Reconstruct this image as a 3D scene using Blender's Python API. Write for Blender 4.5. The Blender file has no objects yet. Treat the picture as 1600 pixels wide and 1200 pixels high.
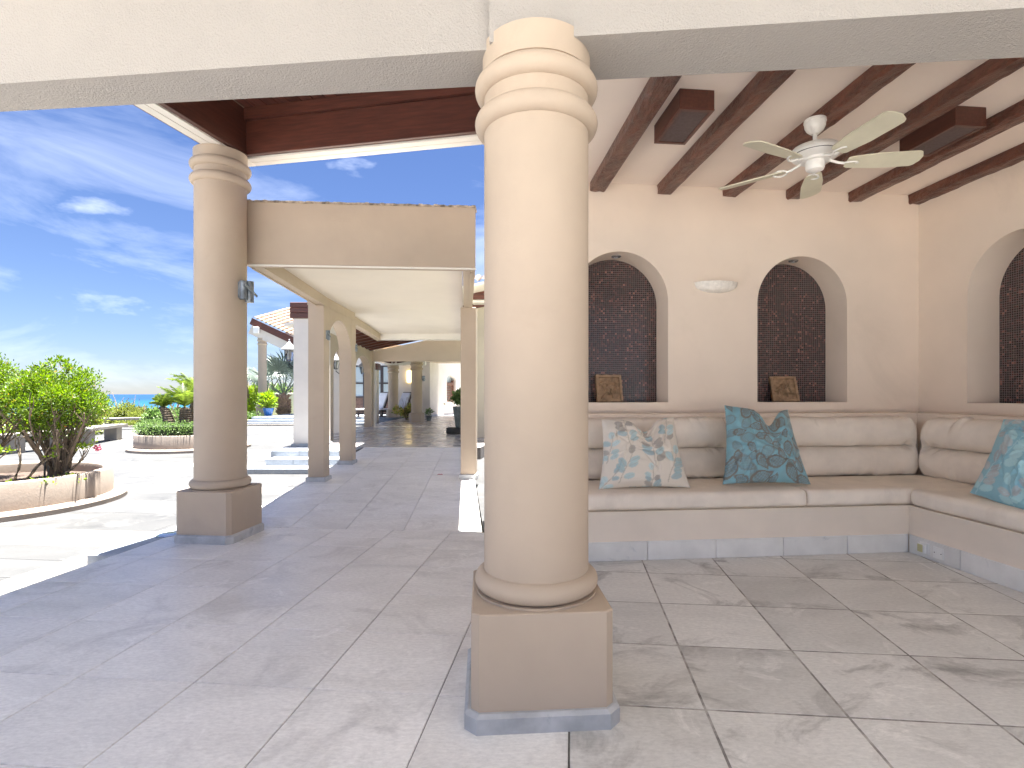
import bpy, bmesh, math, random
from mathutils import Vector, Matrix, noise as mnoise
R = math.radians
PI = math.pi
rnd = random.Random(7)
C = bpy.context.scene.collection
SC = bpy.context.scene

# ------------------------------------------------------------------ camera, sky, sun, exposure
F, CX, CY, CH = 830.0, 815.0, 616.0, 1.25          # focal length and principal point in photo pixels, camera height
cam = bpy.data.cameras.new('camera'); camo = bpy.data.objects.new('camera', cam); C.objects.link(camo)
camo.location = (0, 0, CH); camo.rotation_euler = (R(90), 0, 0)
cam.sensor_width = 36; cam.sensor_fit = 'HORIZONTAL'; cam.lens = 36*F/1600
cam.shift_x = -(CX-800)/1600; cam.shift_y = (CY-600)/1600
cam.clip_start = 0.05; cam.clip_end = 90000
SC.camera = camo

SUN_DX, SUN_DY = -0.055, -0.06                        # shadow offset per metre of height
sun_dir = Vector((SUN_DX, SUN_DY, -1)).normalized()
SUN_EL = math.asin(-sun_dir.z)
wd = bpy.data.worlds.new('World'); SC.world = wd; wd.use_nodes = True
nt = wd.node_tree; nt.nodes.clear()
def N(nt, t, **kw):
    n = nt.nodes.new(t)
    for k, v in kw.items():
        if k == 'inp':
            for a, b in v.items(): n.inputs[a].default_value = b
        else: setattr(n, k, v)
    return n
def ramp(nt, stops, interp='LINEAR'):
    n = nt.nodes.new('ShaderNodeValToRGB'); e = n.color_ramp.elements; n.color_ramp.interpolation = interp
    while len(e) < len(stops): e.new(0.5)
    for i, (p, c) in enumerate(stops):
        e[i].position = p
        e[i].color = (c, c, c, 1) if isinstance(c, (int, float)) else (c[0], c[1], c[2], 1)
    return n
SKYTINT = (.305, .335, .45)
sky = N(nt, 'ShaderNodeTexSky', sky_type='NISHITA', sun_disc=False)
sky.sun_elevation = SUN_EL; sky.sun_rotation = math.atan2(-SUN_DX, -SUN_DY) ; sky.altitude = 0
sky.air_density = 1.0; sky.dust_density = 0.15; sky.ozone_density = 2.0
tc = N(nt, 'ShaderNodeTexCoord'); mp = N(nt, 'ShaderNodeMapping'); mp.inputs['Scale'].default_value = (1.6, 2.2, 6.0)
mp.inputs['Rotation'].default_value = (0, R(38), R(20))
nz = N(nt, 'ShaderNodeTexNoise', inp={'Scale': 1.25, 'Detail': 7, 'Roughness': .62, 'Distortion': .5})
cr = ramp(nt, [(.46, 0), (.78, .38)])
nz2 = N(nt, 'ShaderNodeTexNoise', inp={'Scale': 5.5, 'Detail': 6, 'Roughness': .55})
mp2 = N(nt, 'ShaderNodeMapping'); mp2.inputs['Scale'].default_value = (1, 1, 2.4); mp2.inputs['Location'].default_value = (.9, 2.3, .4)
cr2 = ramp(nt, [(.62, 0), (.78, .42)])
L = nt.links.new
L(tc.outputs['Generated'], mp.inputs[0]); L(mp.outputs[0], nz.inputs['Vector']); L(nz.outputs[0], cr.inputs[0])
L(tc.outputs['Generated'], mp2.inputs[0]); L(mp2.outputs[0], nz2.inputs['Vector']); L(nz2.outputs[0], cr2.inputs[0])
mx = N(nt, 'ShaderNodeMath', operation='MAXIMUM'); L(cr.outputs[0], mx.inputs[0]); L(cr2.outputs[0], mx.inputs[1])
mix = N(nt, 'ShaderNodeMix', data_type='RGBA'); mix.inputs['B'].default_value = (5.8, 6.1, 6.8, 1)
bg = N(nt, 'ShaderNodeBackground'); bg.inputs['Strength'].default_value = 0.05
out = N(nt, 'ShaderNodeOutputWorld')
tint = N(nt, 'ShaderNodeMix', data_type='RGBA', blend_type='MULTIPLY'); tint.inputs['Factor'].default_value = 1; tint.inputs['B'].default_value = (*SKYTINT, 1)
L(sky.outputs[0], tint.inputs['A'])
L(mx.outputs[0], mix.inputs['Factor']); L(tint.outputs['Result'], mix.inputs['A']); L(mix.outputs['Result'], bg.inputs['Color']); L(bg.outputs[0], out.inputs[0])

sl = bpy.data.lights.new('sun', 'SUN'); sl.energy = 5.0; sl.angle = R(0.55); sl.color = (1, .965, .90)
so = bpy.data.objects.new('sun', sl); C.objects.link(so); so.rotation_euler = sun_dir.to_track_quat('-Z', 'Y').to_euler(); so.location = (0, 0, 30)
SC.view_settings.view_transform = 'Standard'; SC.view_settings.look = 'None'
SC.view_settings.exposure = 2.92; SC.view_settings.gamma = 1; SC.view_settings.use_curve_mapping = False
SC.render.engine = 'CYCLES'; SC.cycles.max_bounces = 10; SC.cycles.diffuse_bounces = 7; SC.cycles.use_denoising = True

# ------------------------------------------------------------------ helpers
def tag(o, label=None, cat=None, group=None, kind=None):
    if label: o['label'] = label
    if cat: o['category'] = cat
    if group: o['group'] = group
    if kind: o['kind'] = kind
    return o
def thing(name, loc, rz=0, label=None, cat=None, group=None):
    o = bpy.data.objects.new(name, None); C.objects.link(o); o.location = loc; o.rotation_euler = (0, 0, rz)
    o.empty_display_size = .1
    return tag(o, label, cat, group)
def obj(name, bm, m, parent=None, smooth=None, loc=None, rot=None):
    if isinstance(bm, bmesh.types.BMesh):
        me = bpy.data.meshes.new(name); bm.normal_update(); bm.to_mesh(me); bm.free()
    else: me = bm
    if m is not None and not me.materials:
        for k in (m if isinstance(m, (list, tuple)) else [m]): me.materials.append(k)
    if smooth is not None:
        me.polygons.foreach_set('use_smooth', [True]*len(me.polygons))
        me.set_sharp_from_angle(angle=R(smooth))
    o = bpy.data.objects.new(name, me); C.objects.link(o)
    if parent: o.parent = parent
    if loc: o.location = loc
    if rot: o.rotation_euler = rot
    return o
def pymesh(name, V, Fc, m=None):
    me = bpy.data.meshes.new(name); me.from_pydata(V, [], Fc); me.update()
    if m: me.materials.append(m)
    return me
def copy_tree(o, parent=None, label=None):
    c = o.copy(); C.objects.link(c); c.parent = parent
    if label: c['label'] = label
    for ch in [k for k in bpy.data.objects if k.parent == o]: copy_tree(ch, c)
    return c
def box(bm, x0, x1, y0, y1, z0, z1, bev=0, seg=1, M=None):
    vs = [bm.verts.new((x, y, z)) for z in (z0, z1) for y in (y0, y1) for x in (x0, x1)]
    fs = [bm.faces.new([vs[i] for i in q]) for q in ((0, 2, 3, 1), (4, 5, 7, 6), (0, 1, 5, 4), (2, 6, 7, 3), (0, 4, 6, 2), (1, 3, 7, 5))]
    if bev:
        es = list({e for f in fs for e in f.edges})
        r = bmesh.ops.bevel(bm, geom=es, offset=bev, segments=seg, affect='EDGES', profile=.5)
        vs = list({v for f in r['faces'] for v in f.verts} | {v for v in vs if v.is_valid})
    if M is not None: bmesh.ops.transform(bm, matrix=M, verts=[v for v in vs if v.is_valid])
    return bm
def mbox(*a, **k):
    return box(bmesh.new(), *a, **k)
def prism(bm, poly, z0, z1, inset=0):
    """vertical prism over a polygon (CCW); z0/z1 may be functions of x,y; inset bevels the top edge"""
    n = len(poly); f0 = z0 if callable(z0) else (lambda x, y: z0); f1 = z1 if callable(z1) else (lambda x, y: z1)
    a = [bm.verts.new((x, y, f0(x, y))) for x, y in poly]
    if inset:
        cx = sum(p[0] for p in poly)/n; cy = sum(p[1] for p in poly)/n
        b = [bm.verts.new((x, y, f1(x, y)-inset)) for x, y in poly]
        c = []
        for x, y in poly:
            d = math.hypot(x-cx, y-cy) or 1; s = max(0, 1-inset*1.4/d)
            xx, yy = cx+(x-cx)*s, cy+(y-cy)*s; c.append(bm.verts.new((xx, yy, f1(xx, yy))))
        rings = [a, b, c]
    else:
        rings = [a, [bm.verts.new((x, y, f1(x, y))) for x, y in poly]]
    for r0, r1 in zip(rings, rings[1:]):
        for i in range(n): bm.faces.new((r0[i], r0[(i+1) % n], r1[(i+1) % n], r1[i]))
    bm.faces.new(rings[-1]); bm.faces.new(list(reversed(a)))
    return bm
def lathe(bm, prof, seg=48, ox=0, oy=0):
    rows = []
    for r, z in prof:
        rows.append([bm.verts.new((ox+r*math.cos(2*PI*i/seg), oy+r*math.sin(2*PI*i/seg), z)) for i in range(seg)] if r > 1e-5 else [bm.verts.new((ox, oy, z))])
    for a, b in zip(rows, rows[1:]):
        for i in range(seg):
            j = (i+1) % seg
            if len(a) == 1 and len(b) == 1: continue
            if len(a) == 1: bm.faces.new((a[0], b[j], b[i]))
            elif len(b) == 1: bm.faces.new((a[i], a[j], b[0]))
            else: bm.faces.new((a[i], a[j], b[j], b[i]))
    return bm
def torus_prof(r, t, z, n=12, flat=1.0):
    return [(r+t*math.cos(-PI/2+PI*i/n), z+t*flat*math.sin(-PI/2+PI*i/n)) for i in range(n+1)]
def tube(bm, pts, r, seg=8, r1=None, cap=True):
    pts = [Vector(p) for p in pts]; n = len(pts); rows = []
    up = Vector((0, 0, 1))
    for i, p in enumerate(pts):
        d = (pts[min(i+1, n-1)]-pts[max(i-1, 0)]).normalized()
        a = d.cross(up if abs(d.z) < .95 else Vector((1, 0, 0))).normalized(); b = d.cross(a)
        rr = r if r1 is None else r+(r1-r)*i/max(1, n-1)
        rows.append([bm.verts.new(p+a*rr*math.cos(2*PI*k/seg)+b*rr*math.sin(2*PI*k/seg)) for k in range(seg)])
    for a, b in zip(rows, rows[1:]):
        for k in range(seg): bm.faces.new((a[k], a[(k+1) % seg], b[(k+1) % seg], b[k]))
    if cap:
        bm.faces.new(rows[0]); bm.faces.new(list(reversed(rows[-1])))
    return bm
def clip(poly, region):
    """Sutherland-Hodgman, region convex CCW"""
    outp = poly
    for i in range(len(region)):
        a, b = region[i], region[(i+1) % len(region)]; inp, outp = outp, []
        if not inp: return []
        f = lambda p: (b[0]-a[0])*(p[1]-a[1])-(b[1]-a[1])*(p[0]-a[0])
        for j in range(len(inp)):
            p, q = inp[j], inp[(j+1) % len(inp)]; fp, fq = f(p), f(q)
            if fp >= 0: outp.append(p)
            if (fp > 0 > fq) or (fp < 0 < fq):
                t = fp/(fp-fq); outp.append((p[0]+(q[0]-p[0])*t, p[1]+(q[1]-p[1])*t))
    if len(outp) < 3: return []
    A = sum(outp[i][0]*outp[(i+1) % len(outp)][1]-outp[(i+1) % len(outp)][0]*outp[i][1] for i in range(len(outp)))/2
    return outp if A > .0015 else []
def px(x, y, Y):                                    # photo pixel at a given depth -> world point
    return Vector(((x-CX)*Y/F, Y, CH-(y-CY)*Y/F))
def fl(x, y, z=0.0):                                # photo pixel on a level -> world point
    Y = F*(CH-z)/(y-CY); return Vector(((x-CX)*Y/F, Y, z))

# ------------------------------------------------------------------ materials
MATS = {}
def mat(name, col, rough=.6, var=.06, vscale=3.0, bump=0, bscale=60, bdist=.004, metallic=0, col2=None, stretch=None,
        rand=0, spec=.5, coat=0, trans=0, detail=4, wear=None):
    m = bpy.data.materials.new(name); m.use_nodes = True; t = m.node_tree; b = t.nodes['Principled BSDF']; l = t.links.new
    b.inputs['Roughness'].default_value = rough; b.inputs['Metallic'].default_value = metallic
    b.inputs['Specular IOR Level'].default_value = spec; b.inputs['Coat Weight'].default_value = coat
    b.inputs['Transmission Weight'].default_value = trans
    g = N(t, 'ShaderNodeNewGeometry'); tcn = N(t, 'ShaderNodeTexCoord'); mp = N(t, 'ShaderNodeMapping')
    l(tcn.outputs['Object'], mp.inputs[0])
    if stretch: mp.inputs['Scale'].default_value = stretch
    nz = N(t, 'ShaderNodeTexNoise', inp={'Scale': vscale, 'Detail': detail, 'Roughness': .6}); l(mp.outputs[0], nz.inputs['Vector'])
    c2 = col2 or tuple(max(0, c*(1-var*3)) for c in col); c1 = col if col2 else tuple(c*(1+var) for c in col)
    rp = ramp(t, [(.3, c2), (.7, c1)]) ; l(nz.outputs[0], rp.inputs[0]); cur = rp.outputs[0]
    if rand:
        oi = N(t, 'ShaderNodeObjectInfo'); mr = N(t, 'ShaderNodeMapRange', inp={'To Min': 1-rand, 'To Max': 1+rand}); l(oi.outputs['Random'], mr.inputs[0])
        hs = N(t, 'ShaderNodeHueSaturation'); l(mr.outputs[0], hs.inputs['Value']); l(cur, hs.inputs['Color']); cur = hs.outputs[0]
    if wear:
        wn = N(t, 'ShaderNodeTexNoise', inp={'Scale': wear[1], 'Detail': 8, 'Roughness': .7, 'Distortion': .6}); l(tcn.outputs['Object'], wn.inputs['Vector'])
        wr = ramp(t, [(wear[2], 0), (wear[2]+.12, wear[3])]); l(wn.outputs[0], wr.inputs[0])
        wm = N(t, 'ShaderNodeMix', data_type='RGBA'); wm.inputs['B'].default_value = (*wear[0], 1); l(wr.outputs[0], wm.inputs['Factor']); l(cur, wm.inputs['A']); cur = wm.outputs['Result']
    l(cur, b.inputs['Base Color'])
    if bump:
        bn = N(t, 'ShaderNodeTexNoise', inp={'Scale': bscale, 'Detail': 5, 'Roughness': .6}); l(mp.outputs[0], bn.inputs['Vector'])
        bp = N(t, 'ShaderNodeBump', inp={'Strength': bump, 'Distance': bdist}); l(bn.outputs[0], bp.inputs['Height']); l(bp.outputs[0], b.inputs['Normal'])
    MATS[name] = m; return m
PLA = mat('plaster_peach', (.455, .365, .282), .75, .035, 1.3, .35, 40, .003, wear=((.40, .31, .235), 1.4, .56, .45))
PLW = mat('plaster_wall', (.76, .645, .54), .8, .03, .8, .25, 70, .002, wear=((.56, .47, .38), .9, .55, .22))
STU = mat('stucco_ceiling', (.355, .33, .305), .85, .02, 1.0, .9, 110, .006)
CEI = mat('room_ceiling', (.86, .755, .665), .85, .02, 1.0, .2, 60, .002)
WHI = mat('white_trim', (.78, .74, .68), .5, .02, 2)
SKIRT = mat('bluestone_skirting', (.46, .465, .475), .5, .10, 6, .2, 30, .002, wear=((.22, .24, .28), 7, .58, .7))
BASEB = mat('grey_stone_baseboard', (.77, .76, .735), .5, .05, 3, .15, 30, .002, rand=.06, wear=((.33, .36, .40), 4, .62, .5))
WOOD = mat('timber_red_brown', (.115, .036, .022), .42, .25, 3, .35, 18, .004, col2=(.055, .018, .012), stretch=(14, 1.2, 14), rand=.15)
WOODX = mat('timber_red_brown_cross', (.135, .040, .024), .42, .25, 3, .35, 18, .004, col2=(.065, .021, .014), stretch=(1.2, 14, 14), rand=.12)
PLANK = mat('timber_planks', (.15, .050, .032), .5, .3, 3, .3, 18, .003, col2=(.07, .022, .016), stretch=(14, 1.2, 14), rand=.35)
HEWN = mat('hewn_beam', (.25, .085, .048), .34, .3, 3, 1.0, 11, .07, col2=(.075, .022, .014), stretch=(3, 1.1, 3), rand=.15, coat=.25)
SPKF = mat('speaker_cloth', (.12, .085, .08), .9, .1, 40, .3, 400, .001)
WPAINT = mat('fan_white_enamel', (.80, .79, .76), .3, .01, 3)
BLADE = mat('fan_blade_cream', (.66, .63, .49), .5, .04, 4)
CUSH = mat('cushion_fabric', (.80, .715, .62), .8, .04, 4, .25, 300, .001, wear=((.66, .58, .50), 2.5, .58, .5))
METAL = mat('galvanised_metal', (.30, .33, .36), .38, .2, 12, .2, 30, .002, metallic=.75, wear=((.42, .36, .30), 20, .6, .6))
STONE = mat('travertine', (.30, .275, .245), .7, .06, 4, .3, 40, .003, wear=((.46, .41, .36), 3, .58, .5))
PLANT = mat('planter_render', (.30, .25, .21), .8, .05, 2, .5, 40, .004, wear=((.26, .205, .165), 1.6, .55, .5))
SOIL = mat('soil', (.12, .08, .06), .95, .3, 12, .8, 30, .02)
BARK = mat('bark', (.24, .18, .13), .85, .3, 14, .8, 40, .008, col2=(.10, .075, .055))
BRAN = mat('thin_branch', (.27, .21, .15), .85, .3, 20)
GROUT = mat('grout_dark', (.20, .18, .165), .9, .1, 20)
GROUTL = mat('grout_pale', (.46, .44, .41), .9, .25, 9, wear=((.16, .14, .13), 2.2, .50, .8))
BRONZE = mat('terracotta_relief', (.42, .27, .16), .7, .3, 18, .8, 60, .004, col2=(.16, .10, .055))
CREAM = mat('socket_ivory', (.60, .56, .30), .4, .03, 5)
PLAST = mat('socket_white', (.80, .80, .78), .35, .01, 5)
CHROME = mat('chrome', (.6, .62, .65), .2, .05, 5, metallic=.9)
SHELL = mat('plaster_shell', (.86, .81, .74), .8, .05, 30, 1.0, 60, .01)
DARK = mat('dark_metal', (.03, .03, .032), .5, .2, 8)
TILER = mat('roof_tile_clay', (.20, .115, .075), .8, .3, 9, .3, 30, .003, col2=(.27, .22, .165))
BLUEP = mat('blue_glaze', (.02, .12, .38), .15, .1, 4)
GREYP = mat('grey_pot', (.16, .19, .19), .5, .15, 6)
SLING = mat('lounger_sling', (.56, .58, .64), .8, .03, 6)
DBROWN = mat('dark_rattan', (.06, .04, .035), .6, .2, 20)
RED = mat('red_petal', (.55, .01, .02), .5, .1, 9)
DIRTY = mat('weathered_edge', (.50, .41, .32), .9, .3, 14, .9, 60, .01, wear=((.16, .13, .11), 9, .58, .8))

def leafmat(name, c1, c2, c3=None, rough=.45, tr=.35):
    m = bpy.data.materials.new(name); m.use_nodes = True; t = m.node_tree; t.nodes.clear(); l = t.links.new
    g = N(t, 'ShaderNodeNewGeometry'); o = N(t, 'ShaderNodeOutputMaterial')
    rp = ramp(t, [(0, c1), (.55, c2), (.97, c2), (1, c3 or c2)]); l(g.outputs['Random Per Island'], rp.inputs[0])
    b = N(t, 'ShaderNodeBsdfPrincipled'); b.inputs['Roughness'].default_value = rough; l(rp.outputs[0], b.inputs['Base Color'])
    tb = N(t, 'ShaderNodeBsdfTranslucent'); hs = N(t, 'ShaderNodeHueSaturation', inp={'Value': 1.7, 'Saturation': 1.1}); l(rp.outputs[0], hs.inputs['Color']); l(hs.outputs[0], tb.inputs['Color'])
    ms = N(t, 'ShaderNodeMixShader', inp={'Fac': tr}); l(b.outputs[0], ms.inputs[1]); l(tb.outputs[0], ms.inputs[2]); l(ms.outputs[0], o.inputs[0])
    return m
LEAF = leafmat('shrub_leaf', (.055, .115, .010), (.145, .225, .02), (.45, .20, .02))
LEAFY = leafmat('seaside_leaf', (.10, .14, .03), (.21, .24, .06), (.16, .10, .04))
LEAFH = leafmat('hedge_leaf', (.06, .12, .03), (.16, .24, .08), (.35, .38, .25))
LEAFP = leafmat('palm_leaf', (.09, .15, .02), (.22, .29, .06), (.22, .2, .05))
LEAFB = leafmat('silver_palm_leaf', (.09, .12, .10), (.17, .21, .18), (.2, .17, .1), tr=.2)
LEAFG = leafmat('lime_leaf', (.13, .24, .02), (.26, .36, .03), (.4, .35, .05))
FLOW = leafmat('pink_flower', (.45, .08, .15), (.55, .12, .2))

def stonefloor(name, base, dark, pale, rand, dark_amt, pale_amt, rough=.42, sc=1.0, spec=.5):
    """honed stone / porcelain: cloudy tone, dark stains, pale lime blooms, streaks; tone differs per tile"""
    m = bpy.data.materials.new(name); m.use_nodes = True; t = m.node_tree; b = t.nodes['Principled BSDF']; l = t.links.new
    g = N(t, 'ShaderNodeNewGeometry'); oi = N(t, 'ShaderNodeObjectInfo')
    off = N(t, 'ShaderNodeVectorMath', operation='SCALE'); off.inputs['Scale'].default_value = 7.0
    cmb = N(t, 'ShaderNodeCombineXYZ'); l(oi.outputs['Random'], cmb.inputs[0]); l(oi.outputs['Random'], cmb.inputs[1]); l(cmb.outputs[0], off.inputs[0])
    add = N(t, 'ShaderNodeVectorMath', operation='ADD'); l(g.outputs['Position'], add.inputs[0]); l(off.outputs[0], add.inputs[1])
    mpp = N(t, 'ShaderNodeMapping'); mpp.inputs['Scale'].default_value = (.75, 1.6, 1); l(add.outputs[0], mpp.inputs[0])
    n1 = N(t, 'ShaderNodeTexNoise', inp={'Scale': 1.4*sc, 'Detail': 8, 'Roughness': .62, 'Distortion': 1.1}); l(mpp.outputs[0], n1.inputs['Vector'])
    r1 = ramp(t, [(.32, tuple(c*.86 for c in base)), (.5, base), (.7, tuple(c*1.10 for c in base))]); l(n1.outputs[0], r1.inputs[0])
    n2 = N(t, 'ShaderNodeTexNoise', inp={'Scale': 2.4*sc, 'Detail': 10, 'Roughness': .68, 'Distortion': 1.6}); l(g.outputs['Position'], n2.inputs['Vector'])
    r2 = ramp(t, [(.57, 0), (.63, pale_amt), (.67, pale_amt*.6), (.80, 0)]); l(n2.outputs[0], r2.inputs[0])
    m1 = N(t, 'ShaderNodeMix', data_type='RGBA'); m1.inputs['B'].default_value = (*pale, 1); l(r2.outputs[0], m1.inputs['Factor']); l(r1.outputs[0], m1.inputs['A'])
    n3 = N(t, 'ShaderNodeTexNoise', inp={'Scale': 1.9*sc, 'Detail': 9, 'Roughness': .66, 'Distortion': 1.0}); l(add.outputs[0], n3.inputs['Vector'])
    r3 = ramp(t, [(.54, 0), (.68, dark_amt)]); l(n3.outputs[0], r3.inputs[0])
    m2 = N(t, 'ShaderNodeMix', data_type='RGBA'); m2.inputs['B'].default_value = (*dark, 1); l(r3.outputs[0], m2.inputs['Factor']); l(m1.outputs['Result'], m2.inputs['A'])
    n5 = N(t, 'ShaderNodeTexNoise', inp={'Scale': 45, 'Detail': 5, 'Roughness': .7}); l(mpp.outputs[0], n5.inputs['Vector'])
    r5 = ramp(t, [(.3, .83), (.7, 1.08)]); l(n5.outputs[0], r5.inputs[0])
    m3 = N(t, 'ShaderNodeMix', data_type='RGBA', blend_type='MULTIPLY'); m3.inputs['Factor'].default_value = 1; l(m2.outputs['Result'], m3.inputs['A']); l(r5.outputs[0], m3.inputs['B'])
    mr = N(t, 'ShaderNodeMapRange', inp={'To Min': 1-rand, 'To Max': 1+rand*.7}); l(oi.outputs['Random'], mr.inputs[0])
    hs = N(t, 'ShaderNodeHueSaturation'); l(mr.outputs[0], hs.inputs['Value']); l(m3.outputs['Result'], hs.inputs['Color']); l(hs.outputs[0], b.inputs['Base Color'])
    r4 = ramp(t, [(.3, rough-.1), (.7, rough+.14)]); l(n1.outputs[0], r4.inputs[0]); l(r4.outputs[0], b.inputs['Roughness'])
    b.inputs['Specular IOR Level'].default_value = spec
    bp = N(t, 'ShaderNodeBump', inp={'Strength': .12, 'Distance': .003}); l(n5.outputs[0], bp.inputs['Height']); l(bp.outputs[0], b.inputs['Normal'])
    return m
TILE = stonefloor('porch_tile', (.80, .785, .76), (.60, .585, .565), (.88, .865, .84), .05, .8, .9, .40)
TILER_ = stonefloor('lounge_tile', (.68, .67, .645), (.26, .25, .24), (.80, .785, .76), .08, .85, .8, .48)
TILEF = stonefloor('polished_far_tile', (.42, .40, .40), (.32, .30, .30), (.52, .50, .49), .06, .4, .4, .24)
SLAB = stonefloor('courtyard_slab', (.066, .067, .069), (.040, .042, .045), (.115, .115, .113), .16, .8, .8, .65, .8)
BAND = stonefloor('travertine_slab', (.18, .167, .15), (.14, .13, .115), (.22, .205, .19), .08, .3, .3, .65, .8)
STEP = stonefloor('bluestone_step', (.34, .37, .41), (.22, .24, .27), (.50, .50, .50), .08, .5, .5, .55)

def fabric(name, rough=.8):
    m = bpy.data.materials.new(name); m.use_nodes = True; t = m.node_tree; b = t.nodes['Principled BSDF']; l = t.links.new
    a = N(t, 'ShaderNodeVertexColor', layer_name='print'); l(a.outputs[0], b.inputs['Base Color'])
    b.inputs['Roughness'].default_value = rough; b.inputs['Sheen Weight'].default_value = .2
    w = N(t, 'ShaderNodeTexNoise', inp={'Scale': 350, 'Detail': 2}); bp = N(t, 'ShaderNodeBump', inp={'Strength': .2, 'Distance': .001}); l(w.outputs[0], bp.inputs['Height']); l(bp.outputs[0], b.inputs['Normal'])
    return m
FAB = fabric('printed_cotton'); FABS = fabric('printed_satin', .42)

def mosaic():
    m = bpy.data.materials.new('glass_mosaic'); m.use_nodes = True; t = m.node_tree; b = t.nodes['Principled BSDF']; l = t.links.new
    tcn = N(t, 'ShaderNodeTexCoord'); uv = N(t, 'ShaderNodeMapping'); l(tcn.outputs['UV'], uv.inputs[0])
    S = 1/.0205
    sc = N(t, 'ShaderNodeVectorMath', operation='SCALE'); sc.inputs['Scale'].default_value = S; l(uv.outputs[0], sc.inputs[0])
    flr = N(t, 'ShaderNodeVectorMath', operation='FLOOR'); l(sc.outputs[0], flr.inputs[0])
    frc = N(t, 'ShaderNodeVectorMath', operation='FRACTION'); l(sc.outputs[0], frc.inputs[0])
    wn = N(t, 'ShaderNodeTexWhiteNoise', noise_dimensions='3D'); l(flr.outputs[0], wn.inputs['Vector'])
    cr = ramp(t, [(0, (.012, .008, .008)), (.45, (.022, .012, .012)), (.75, (.05, .020, .018)), (.93, (.11, .042, .035)), (.985, (.28, .12, .09))]); l(wn.outputs[0], cr.inputs[0])
    sx = N(t, 'ShaderNodeSeparateXYZ'); l(frc.outputs[0], sx.inputs[0])
    def edge(o):
        a = N(t, 'ShaderNodeMath', operation='SUBTRACT'); l(o, a.inputs[0]); a.inputs[1].default_value = .5
        c = N(t, 'ShaderNodeMath', operation='ABSOLUTE'); l(a.outputs[0], c.inputs[0]); return c.outputs[0]
    mx_ = N(t, 'ShaderNodeMath', operation='MAXIMUM'); l(edge(sx.outputs[0]), mx_.inputs[0]); l(edge(sx.outputs[1]), mx_.inputs[1])
    gr = ramp(t, [(.37, 0), (.42, 1)]); l(mx_.outputs[0], gr.inputs[0])
    m1 = N(t, 'ShaderNodeMix', data_type='RGBA'); m1.inputs['B'].default_value = (.17, .13, .125, 1); l(gr.outputs[0], m1.inputs['Factor']); l(cr.outputs[0], m1.inputs['A']); l(m1.outputs['Result'], b.inputs['Base Color'])
    rr = ramp(t, [(0, .18), (1, .9)]); l(gr.outputs[0], rr.inputs[0]); l(rr.outputs[0], b.inputs['Roughness'])
    iv = N(t, 'ShaderNodeMath', operation='SUBTRACT'); iv.inputs[0].default_value = 1; l(gr.outputs[0], iv.inputs[1])
    bp = N(t, 'ShaderNodeBump', inp={'Strength': .5, 'Distance': .002}); l(iv.outputs[0], bp.inputs['Height']); l(bp.outputs[0], b.inputs['Normal'])
    return m
MOS = mosaic()
def watermat():
    m = bpy.data.materials.new('sea'); m.use_nodes = True; t = m.node_tree; b = t.nodes['Principled BSDF']; l = t.links.new
    g = N(t, 'ShaderNodeNewGeometry'); ln = N(t, 'ShaderNodeVectorMath', operation='LENGTH'); l(g.outputs['Position'], ln.inputs[0])
    mr = N(t, 'ShaderNodeMapRange', inp={'From Min': 250, 'From Max': 1800}); l(ln.outputs['Value'], mr.inputs[0])
    rp = ramp(t, [(0, (.006, .13, .20)), (.35, (.004, .07, .15)), (1, (.003, .035, .10))]); l(mr.outputs[0], rp.inputs[0]); l(rp.outputs[0], b.inputs['Base Color'])
    b.inputs['Roughness'].default_value = .35; b.inputs['Specular IOR Level'].default_value = .15
    n = N(t, 'ShaderNodeTexNoise', inp={'Scale': .05, 'Detail': 6}); l(g.outputs['Position'], n.inputs['Vector'])
    bp = N(t, 'ShaderNodeBump', inp={'Strength': .6, 'Distance': 2.0}); l(n.outputs[0], bp.inputs['Height']); l(bp.outputs[0], b.inputs['Normal'])
    return m
def glassmat():
    m = bpy.data.materials.new('window_glass'); m.use_nodes = True; b = m.node_tree.nodes['Principled BSDF']
    b.inputs['Base Color'].default_value = (.35, .42, .46, 1); b.inputs['Roughness'].default_value = .03; b.inputs['Specular IOR Level'].default_value = 1; b.inputs['Coat Weight'].default_value = .6; b.inputs['Coat Roughness'].default_value=.02
    return m
GLASS = glassmat()
CLEAR = bpy.data.materials.new('lantern_glass'); CLEAR.use_nodes = True; _b = CLEAR.node_tree.nodes['Principled BSDF']; _b.inputs['Transmission Weight'].default_value = 1; _b.inputs['Roughness'].default_value = .05; _b.inputs['Base Color'].default_value = (.95, .95, .95, 1)
AMBER = bpy.data.materials.new('lit_amber_glass'); AMBER.use_nodes = True; _b = AMBER.node_tree.nodes['Principled BSDF']; _b.inputs['Base Color'].default_value = (.8, .6, .2, 1); _b.inputs['Emission Color'].default_value = (1, .72, .25, 1); _b.inputs['Emission Strength'].default_value = 1.0

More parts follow.
